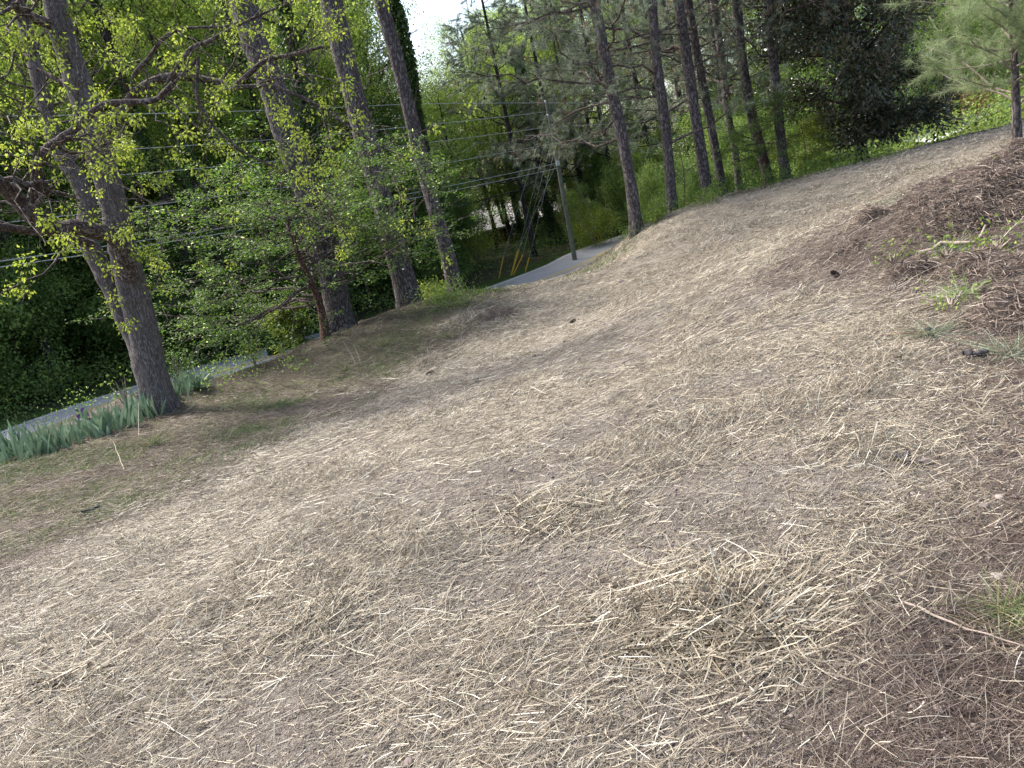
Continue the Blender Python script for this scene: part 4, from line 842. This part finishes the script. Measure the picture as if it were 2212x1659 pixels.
def iris_bloom(px, py, hts, label, seed):
    rng = np.random.default_rng(seed); q = at(px, py, 12.9); z0 = float(ground(q[0], q[1])); root = empty("iris_flower", (q[0], q[1], z0), label, "iris flower")
    h = q[2] - z0; mb = MB(); mb.tubes(np.array([[0, 0, 0], [.01, 0, h * .5], [0, 0, h]])[None], np.array([[.006, .005, .004]]), 6); mb.build("stem", M['iris_leaf'], root)
    for dz in hts:
        mp = MB(); n = 6; a = np.arange(n) * math.pi / 3 + rng.random(); up_ = np.where(np.arange(n) % 2, .9, -.8); D = np.stack([np.cos(a), np.sin(a), up_], 1)
        B = np.tile([0., 0, h + dz], (n, 1)); sd_ = np.stack([-np.sin(a), np.cos(a), a * 0], 1)
        for s_ in (.6, 1.): mp.leaves(B, D, .12 * s_, .10 * s_, rng, rnd=rng.random(n), side=sd_, fold=.35)
        mp.build("bloom", M['petal'], root)
iris_bloom(177, 893, [0, -.09, -.17], "dark purple iris with stacked blooms above the left-hand leaves", 850)
iris_bloom(305, 855, [0, -.05], "dark purple iris bloom low against the oak's foot", 851); iris_bloom(315, 860, [0], "smaller purple iris bloom nearest the oak's trunk", 852)
# yucca
def spiky(px, py, n, L, W, mat, name, label, seed, cat, up=.5, bend=.1, d=0):
    rng = np.random.default_rng(seed); b = at(px, py, d) if d else hit(px, py); b[2] = float(ground(b[0], b[1])); mb = MB(b); D = rng.normal(0, 1, (n, 3)); D[:, 2] = np.abs(D[:, 2]) * up + up * .6
    mb.blades(np.repeat(b[None], n, 0) + rng.normal(0, .04, (n, 3)) * [1, 1, 0], D, L * rng.uniform(.6, 1.1, n), W, rng, rnd=rng.random(n), bend=bend, K=3)
    o = mb.build(name, M[mat], None, loc=tuple(b)); return tag(o, label, cat)
spiky(425, 838, 70, .42, .03, 'iris_leaf', "yucca", "dark spiky yucca between the oak and the road", 860, "yucca", .5, .05)
for px, py, n, L, lab in [(330, 960, 90, .32, "tuft of long dry-tipped grass below the oak"), (745, 800, 60, .28, "grass tuft with two dead stalks below the dogwood"), (830, 745, 90, .3, "grass tuft at the foot of the second thick pine"), (970, 735, 80, .28, "grass tuft on the strip under the slimmer pine"),
                      (545, 880, 50, .2, "pale grass tuft midway along the strip"), (640, 835, 60, .18, "short green tuft on the strip"), (830, 810, 40, .16, "small tuft beside the ridge of raked soil"), (280, 990, 50, .2, "low tuft in front of the irises")]:
    spiky(px, py, n, L, .006, 'drygrass', "grass_tuft", lab, int(px), "grass tuft", 1.2, .35)
spiky(2192, 1345, 260, .17, .0022, 'drygrass', "pine_sprig", "green pine needle sprig at the lower right edge", 871, "pine sprig", .35, .25)
for px, py, lab in [(2085, 640, "green pine sprig on the brown mulch"), (1930, 440, "green pine sprig lying by the small earth clods"), (2060, 545, "pine sprig beside the fallen branch"), (2180, 760, "dark green pine sprig at the right edge below the mulch"), (2150, 470, "large pine sprig on the side of the heap"), (2010, 725, "flattened green sprig among the straw")]:
    spiky(px, py, 130, .28, .004, 'young_needle' if px == 2085 else 'pine_needle', "pine_sprig", lab, int(px + py), "pine sprig", .3, .25)
for px, py, lab in [(1928, 568, 'bright weed at the left of the mulch'), (2048, 560, 'low bright weed beside the rounded stone'), (2115, 425, 'yellow-green weed on the crest of the mulch heap'), (2055, 665, 'small bright seedling below the heap'), (2160, 540, 'patch of bright weeds by the right edge'), (2110, 555, 'patch of pale weeds in the mulch')]:
    shrub("weed", px, py + 4, 0, .10, .14, 'weed', lab, int(px), 12, .035, per=8, cat="weed")

# -------- dead stalks, sticks, charred wood
def stick(name, pts, r, mat, label, cat, lifts=None, K=8):
    q = [hit(px, py) if d is None else at(px, py, d) for px, py, d in pts]; q = np.array(q)
    for i_, (px, py, d) in enumerate(pts):
        if d is None: q[i_, 2] += r * .8 + (0 if lifts is None else lifts[i_])
    q = to_K(resample(q, .02), K); b = q[0].copy(); mb = MB(b); rg_ = np.random.default_rng(int(pts[0][0])); q[1:-1] += rg_.normal(0, r * .5, (K - 2, 3)); mb.tubes(q[None], np.linspace(1, .5, K)[None] * r, 7, wob=.25, rng=rg_)
    return tag(mb.build(name, M[mat], None, smooth=True, loc=tuple(b)), label, cat, "fallen sticks and dead stalks")
stick("dead_stalk", [(300, 945, None), (299, 870, 11.6)], .005, 'straw', "tall pale dead stalk standing before the irises", "stalk")
stick("dead_stalk", [(268, 1015, None), (245, 955, 9.6)], .005, 'straw', "short leaning pale stalk on the strip", "stalk")
stick("dead_stalk", [(770, 785, None), (742, 738, 14)], .007, 'straw', "left one of two pale stalks below the dogwood", "stalk")
stick("dead_stalk", [(778, 780, None), (765, 745, 14)], .007, 'straw', "right one of two pale stalks below the dogwood", "stalk")
stick("stick", [(2050, 480, None), (2075, 492, None), (2095, 505, None)], .022, 'stick', "short dark stick lying on the mulch heap", "stick", (.05, .04, .02))
stick("branch", [(1985, 553, None), (2040, 540, None), (2100, 538, None), (2130, 520, None)], .022, 'stick', "long bowed fallen branch across the mulch", "branch", (.0, .02, .03, .1))
stick("stick", [(2160, 535, None), (2212, 505, None)], .008, 'straw', "thin pale stick at the right edge of the mulch", "stick", (.02, .12))
stick("stick", [(1890, 418, None), (1925, 430, None)], .010, 'stick', "thin bent twig at the top of the straw slope", "stick", (.08, .02))
stick("branch", [(1950, 1335, None), (2070, 1380, None), (2212, 1425, None)], .0045, 'stick', "long pale woody stalk at the lower right edge", "branch", (.02, .02, .02))
stick("charred_log", [(178, 1108, None), (205, 1098, None), (232, 1090, None)], .028, 'char', "charred black stick on the grass at the left", "charred wood")
stick("charred_log", [(1935, 1002, None), (1960, 1010, None), (1990, 1022, None)], .020, 'char', "charred black piece of wood beside a grey stone", "charred wood")
stick("charred_log", [(2090, 770, None), (2130, 762, None)], .03, 'char', "blackened stick at the lower edge of the mulch", "charred wood")
# rocks, clods, pine cones
def stone(px, py, w, label, mat='stone', name="rock", col=.6, cat="rock", flat=.5, emb=.32):
    c = hit(px, py); rg_ = np.random.default_rng(int(px * 3 + py)); d = np.linalg.norm(c - [0, 0, CZ]); r = w / F * d * .42; col = rg_.uniform(.2, .65); mb = MB(c); mb.rock(c + [0, 0, r * (flat - emb)], (r, r * .8, r * flat), rg_, rnd=col, n=12, m=8, rough=.32)
    return tag(mb.build(name, M[mat], None, smooth=False, loc=tuple(c)), label, cat, "stones lying on the ground")
for a_ in [(1998, 1012, 34, "grey stone beside the charred piece of wood"), (2128, 1112, 30, "flat pinkish stone near the right edge, lower of two"), (2160, 1098, 24, "pinkish stone near the right edge, upper of two"), (2156, 522, 24, "pale flat stone at the right edge of the mulch"), (2010, 552, 20, "rounded stone beside the bright weed"),
           (1880, 498, 22, "rounded pale stone at the top of the mulch"), (1985, 415, 14, "small white stone among the clods"), (1868, 845, 30, "flat dusty stone in the straw at the right"), (788, 1015, 20, "small reddish stone near the strip"), (2000, 1232, 18, "smooth oval pebble near the lower right"),
           (2030, 1553, 26, "tan stone in the needles at the lower right"), (1908, 1535, 12, "small yellowish pebble in the needles"), (1600, 1590, 16, "pink pebble in the cluster at the bottom", ), (1610, 1605, 14, "second pink pebble in the bottom cluster"), (1588, 1560, 12, "small pebble above the bottom cluster"), (2155, 1270, 34, "dusty rounded stone by the right edge"),
           (290, 1495, 26, "pale flat stone in the bare patch at the lower left"), (880, 1640, 30, "pale stone at the bottom edge")]: stone(*a_)
for a_ in [(1225, 782, 12, "dark lump"),]: pass
stone(942, 1434, 18, "small black charcoal lump in the near straw", 'char', "charcoal", cat="charcoal", flat=.7)
stone(1928, 800, 24, "dark grey lump of earth in the straw", 'char', "clod", cat="clod"); stone(2008, 720, 30, "dark lump of earth below the green sprig", 'char', "clod", cat="clod"); stone(1600, 1480, 20, "black charcoal bit near the lower right soil", 'char', "charcoal", cat="charcoal")
stone(1985, 632, 18, "small black lump above the straw at the right", 'char', "clod", cat="clod")
def cone(px, py, w, label):
    c = hit(px, py); rg_ = np.random.default_rng(int(px + 7 * py)); d = np.linalg.norm(c - [0, 0, CZ]); r = w / F * d * .5; mb = MB(c); n = 70; t = (np.arange(n) + .5) / n; a = np.arange(n) * 2.39996; ax = unit(np.array([math.cos(px), math.sin(px), .3])); s1 = unit(np.cross(ax, [0, 0, 1])); s2 = np.cross(ax, s1)
    rr_ = np.sin(t * math.pi * .85 + .25) * r * .45; out = np.cos(a)[:, None] * s1 + np.sin(a)[:, None] * s2; B = c + [0, 0, r * .5] + ax * ((t - .5) * 2 * r)[:, None] + out * (rr_ * .4)[:, None]
    mb.leaves(B, out + ax * .35, r * .5, r * .42, rg_, rnd=rg_.random(n), side=np.cross(out, ax)); mb.rock(c + [0, 0, r * .5], (r * .35, r * .35, r * .35), rg_, rnd=0)
    tag(mb.build("pine_cone", M['cone'], None, loc=tuple(c)), label, "pine cone", "pine cones on the ground")
for a_ in [(2128, 640, 26, "pine cone right of the green sprig on the mulch"), (2075, 600, 22, "pine cone left of the bright patch on the mulch"), (2190, 625, 26, "pine cone at the right edge of the mulch"), (1935, 782, 20, "pine cone in the straw below the dark clod"), (2100, 700, 22, "pine cone below the mulch's green sprig"), (1805, 600, 20, "pine cone at the mulch's left tip"),
           (1238, 700, 14, "lone pine cone far out on the straw"), (930, 812, 18, "pine cone on the ridge near the strip"), (2030, 540, 18, "pine cone beside the fallen branch")]: cone(*a_)

# -------- heap of brown roots and needles at the right edge
rng = np.random.default_rng(900)
def heap(px, py, rx, ry, hh, n, label, seed):
    rng = np.random.default_rng(seed); c = hit(px, py); mb = MB(c); k = 26; th = np.linspace(0, 1, k); ph = np.linspace(0, 2 * math.pi, 40, endpoint=False); T, Ph = np.meshgrid(th, ph, indexing='ij')
    xx = c[0] + rx * T * np.cos(Ph); yy = c[1] + ry * T * np.sin(Ph); hf_ = lambda x, y: hh * (.35 + 1.1 * vnoise(x, y, .75, 43)) * np.clip(1 - ((x - c[0]) / rx) ** 2 - ((y - c[1]) / ry) ** 2, 0, 1) ** .8 * (.55 + .9 * vnoise(x, y, .3, 41)) * (.8 + .4 * vnoise(x, y, .12, 42))
    zz = ground(xx, yy) + hf_(xx, yy) - .02; i = np.arange(k - 1)[:, None] * 40; j = np.arange(40); q = np.stack([i + j, i + 40 + j, i + 40 + (j + 1) % 40, i + (j + 1) % 40], -1).reshape(-1, 4)
    mb.add(np.stack([xx, yy, zz], -1), [q], .15)
    a = rng.random(n) * 6.28; r = np.sqrt(rng.random(n)); x = c[0] + np.cos(a) * r * rx; y = c[1] + np.sin(a) * r * ry; z = ground(x, y) + hf_(x, y); D = rng.normal(0, 1, (n, 3)) * [1, 1, .35]; L = rng.uniform(.05, .2, n) * (1 + (rng.random(n) < .03) * 1.5); t = np.linspace(-.5, .5, 4)
    Pp = np.stack([x, y, z + rng.random(n) * .04], 1)[:, None] + unit(D)[:, None] * (L[:, None] * t)[..., None]; Pp[..., 2] -= (t ** 2)[None] * L[:, None] * .5
    mb.tubes(Pp, rng.uniform(.001, .0028, n)[:, None] * np.ones(4), 3, rnd=np.clip(rng.normal(.5, .28, n), 0, 1))
    return tag(mb.build("brush_heap", M['pinestraw'], None, loc=tuple(c)), label, "brush heap")
heap(2200, 425, 1.2, .75, .34, 16000, "heap of reddish brown roots and pine straw at the right edge", 901)
heap(2030, 425, .5, .35, .22, 900, "small dug-up clod with roots left of the brown heap", 902)

for a_ in [(1885, 478, .22, .14, .10, 350, "small dark clod with roots at the top of the mulch"), (1995, 478, .3, .2, .13, 600, "dark clod of needles above the fallen branch"), (2095, 588, .26, .2, .12, 600, "dark clod right of the green sprig"),
           (2165, 590, .3, .22, .13, 600, "dark clod of needles at the right edge of the mulch"), (1835, 545, .22, .16, .08, 350, "low brown clod near the mulch's left tip"), (1960, 600, .24, .16, .08, 400, "low brown clod in the middle of the mulch"), (1075, 690, .5, .3, .12, 500, "ridge of raked brown litter at the far left edge of the straw"), (2190, 690, .3, .25, .14, 700, "brown clod below the pine cone at the right edge")]:
    heap(*a_, int(a_[0] + a_[1]))
# -------- utility pole, guy wires, power lines
pb = at(1241, 557, 43); pb[2] = float(base(pb[0], pb[1])); pt = at(1180, 215, 43)
pole = empty("utility_pole", pb, "grey-green wooden utility pole beyond the bright road", "utility pole")
mb = MB(pb); mb.tubes(to_K(np.array([pb - [0, 0, .3], pt]), 12)[None], np.linspace(.14, .10, 12)[None], 14); mb.build("post", M['pole'], pole, smooth=True)
ax = unit(pt - pb)
def onpole(py): 
    v = ray(1200, py); t = (py - 557) / (215. - 557); return pb + (pt - pb) * t
for t_ in (.98, .90, .79):
    p = pb + (pt - pb) * t_; mb = MB(pb); mb.tubes(np.array([p, p + [-.1, -.22, 0]])[None], .02, 6); mb.rock(p + [-.1, -.24, .05], (.06, .06, .09), rng, n=8, m=6, rough=.02); mb.build("insulator", M['ceramic'], pole, smooth=True)
p = pb + (pt - pb) * .62; mb = MB(pb); mb.box(p + [.0, -.18, 0], (.09, .07, .14)); mb.build("junction_box", M['ceramic'], pole)
# vertical plane that holds the span to the left
e2 = unit(np.append(road_c[3][:2] - pb[:2] + np.array([0, 2.0]), 0)); nrm = np.array([-e2[1], e2[0], 0])
def onplane(px, py, off=0.):
    v = ray(px, py); o = np.array([0, 0, CZ]); t = ((pb + nrm * off - o) @ nrm) / (v @ nrm); return o + v * t
def wire(pts, label, t_pole, r=.012):
    q = np.array([onplane(*p) for p in pts]); s = (q - pb) @ e2; co = np.polyfit(s, q[:, 2], 2); s1 = s.max() + 6; ss = np.linspace(0, s1, 50)
    zp = (pb + (pt - pb) * t_pole)[2]; zz = np.polyval(co, ss); zz += (zp - zz[0]) * np.clip(1 - ss / (s1 * .35), 0, 1) ** 1.5
    off = (pb + (pt - pb) * t_pole - pb) * [1, 1, 0]; C = pb * [1, 1, 0] + e2 * ss[:, None] + np.stack([0 * ss, 0 * ss, zz], 1) + off * np.clip(1 - ss / s1, 0, 1)[:, None]
    b = C[0].copy(); mb = MB(b); mb.tubes(C[None], r, 6); return tag(mb.build("power_line", M['wire'], None, smooth=True, loc=tuple(b)), label, "power line", "overhead lines running to the utility pole")
wire([(0, 252), (192, 247), (416, 243), (573, 238), (797, 229), (995, 218), (1123, 206)], "topmost overhead line, crossing the upper trunks", .98)
wire([(154, 330), (352, 317), (589, 301), (681, 293), (870, 276), (1011, 258), (1150, 236)], "second overhead line from the top", .93)
wire([(269, 378), (416, 365), (602, 346), (787, 326), (979, 301), (1139, 272)], "third overhead line from the top", .84)
wire([(32, 480), (224, 454), (400, 434), (557, 413), (787, 381), (893, 363), (1088, 330)], "fourth overhead line, passing the forked oak at mid height", .74)
wire([(0, 563), (173, 543), (397, 506), (553, 477), (909, 416), (1037, 384), (1150, 357)], "upper cable of the lowest pair", .62, .014)
wire([(0, 576), (173, 555), (397, 518), (553, 488), (909, 427), (1040, 396), (1150, 369)], "lower cable of the lowest pair", .59, .014)
def wire2(p0, p1, label, sag=.5, r=.014, cat="power line", grp="overhead lines running on from the pole"):
    t = np.linspace(0, 1, 24)[:, None]; C = p0 * (1 - t) + p1 * t; C[:, 2] -= (4 * sag * t * (1 - t))[:, 0]; b = p0.copy(); mb = MB(b); mb.tubes(C[None], r, 6); return tag(mb.build("guy_wire" if "guy" in cat else "power_line", M['wire'], None, smooth=True, loc=tuple(b)), label, cat, grp)
wire2(pb + (pt - pb) * .98, at(1750, 150, 60), "line running right from the pole's top behind the pines", .6); wire2(pb + (pt - pb) * .84, at(1750, 185, 60), "line running right from below the pole's top", .6); wire2(pb + (pt - pb) * .74, at(1800, 225, 60), "lowest line running right from the pole behind the pines", .6)
for k, (a0, a1, lab) in enumerate([((1087, 556), (1078, 604), "leftmost yellow guy guard beside the road"), ((1121, 539), (1105, 599), "steepest yellow guy guard of the middle three"), ((1129, 551), (1109, 599), "yellow guy guard leaning most to the right"), ((1143, 556), (1133, 584), "faint yellow guy guard nearest the pole"), ((1117, 545), (1104, 598), "yellow guy guard in the middle of the cluster"),
                                   ((1284, 491), (1299, 534), "left yellow guy guard right of the pole"), ((1294, 503), (1306, 532), "right yellow guy guard right of the pole")]):
    dd = 42.5 if k < 5 else 48; p1 = at(*a1, dd); p1[2] = float(base(p1[0], p1[1])); p0 = at(*a0, dd)
    g = empty("guy_guard", p1, lab, "guy guard", "yellow guy wire guards at the roadside"); mb = MB(p1); mb.tubes(np.array([p1, p1 * .5 + p0 * .5, p0])[None], .032, 8); mb.build("sleeve", M['yellow'], g, smooth=True)
    top = pb + (pt - pb) * (.95 - .08 * k if k < 5 else .7)
    wire2(p0 - (0 if 0 else 0), top if k < 5 else pb + (pt - pb) * .9, "thin guy wire rising from the %s" % lab, 0, .006, "guy wire", "guy wires of the utility pole")

# -------- house half hidden beyond the road
hb = at(1085, 505, 72); hb[2] = float(base(hb[0], hb[1])) - .1
house = empty("house", hb, "low brick house with a pale roof half hidden beyond the road", "house", rz=math.radians(28))
hc = at(1080, 458, 72)[2] - hb[2]
mb = MB(); mb.box((0, 0, (hc - .8) / 2), (4.6, 3.4, (hc - .8) / 2)); 
mb.add(np.array([[4.6, -3.4, hc - .8], [4.6, 3.4, hc - .8], [4.6, 0, hc + .5], [-4.6, -3.4, hc - .8], [-4.6, 3.4, hc - .8], [-4.6, 0, hc + .5]]), [np.array([[0, 1, 2], [4, 3, 5]])]); mb.build("wall", M['brick'], house)
mb = MB()
for s_ in (-1, 1):
    v = np.array([[-5.2, s_ * 4.2, hc - 1.05], [5.2, s_ * 4.2, hc - 1.05], [5.2, 0, hc + .62], [-5.2, 0, hc + .62]]); mb.add(np.vstack([v, v - [0, 0, .16]]), [np.array([[0, 1, 2, 3], [7, 6, 5, 4], [0, 4, 5, 1], [1, 5, 6, 2], [3, 7, 4, 0]])])
mb.build("roof", M['roof'], house)
for x_ in (-3, -.5, 2.6):
    w_ = MB(); w_.box((x_, -3.42, hc * .45), (.6, .05, .6)); wo = w_.build("window", M['trim'], house); w_ = MB(); w_.box((x_, -3.48, hc * .45), (.5, .02, .5)); w_.build("pane", M['glass'], wo)
# pale concrete drive and low wall seen past the magnolia, at the upper right
q = [at(1990, 322, 33), at(2050, 300, 34), at(2110, 288, 37), at(2200, 258, 42), at(2320, 226, 50)]
for p in q: p[2] = float(base(p[0], p[1])) + .05
q = resample(np.array(q), .8); V = np.stack([q + [-.2, -.9, 0], q + [.2, 1.6, .1]], 1).reshape(-1, 3); k = np.arange(len(q) - 1) * 2; tag(link_mesh("driveway", V, [np.stack([k, k + 2, k + 3, k + 1], 1)], M['concrete']), kind="structure")
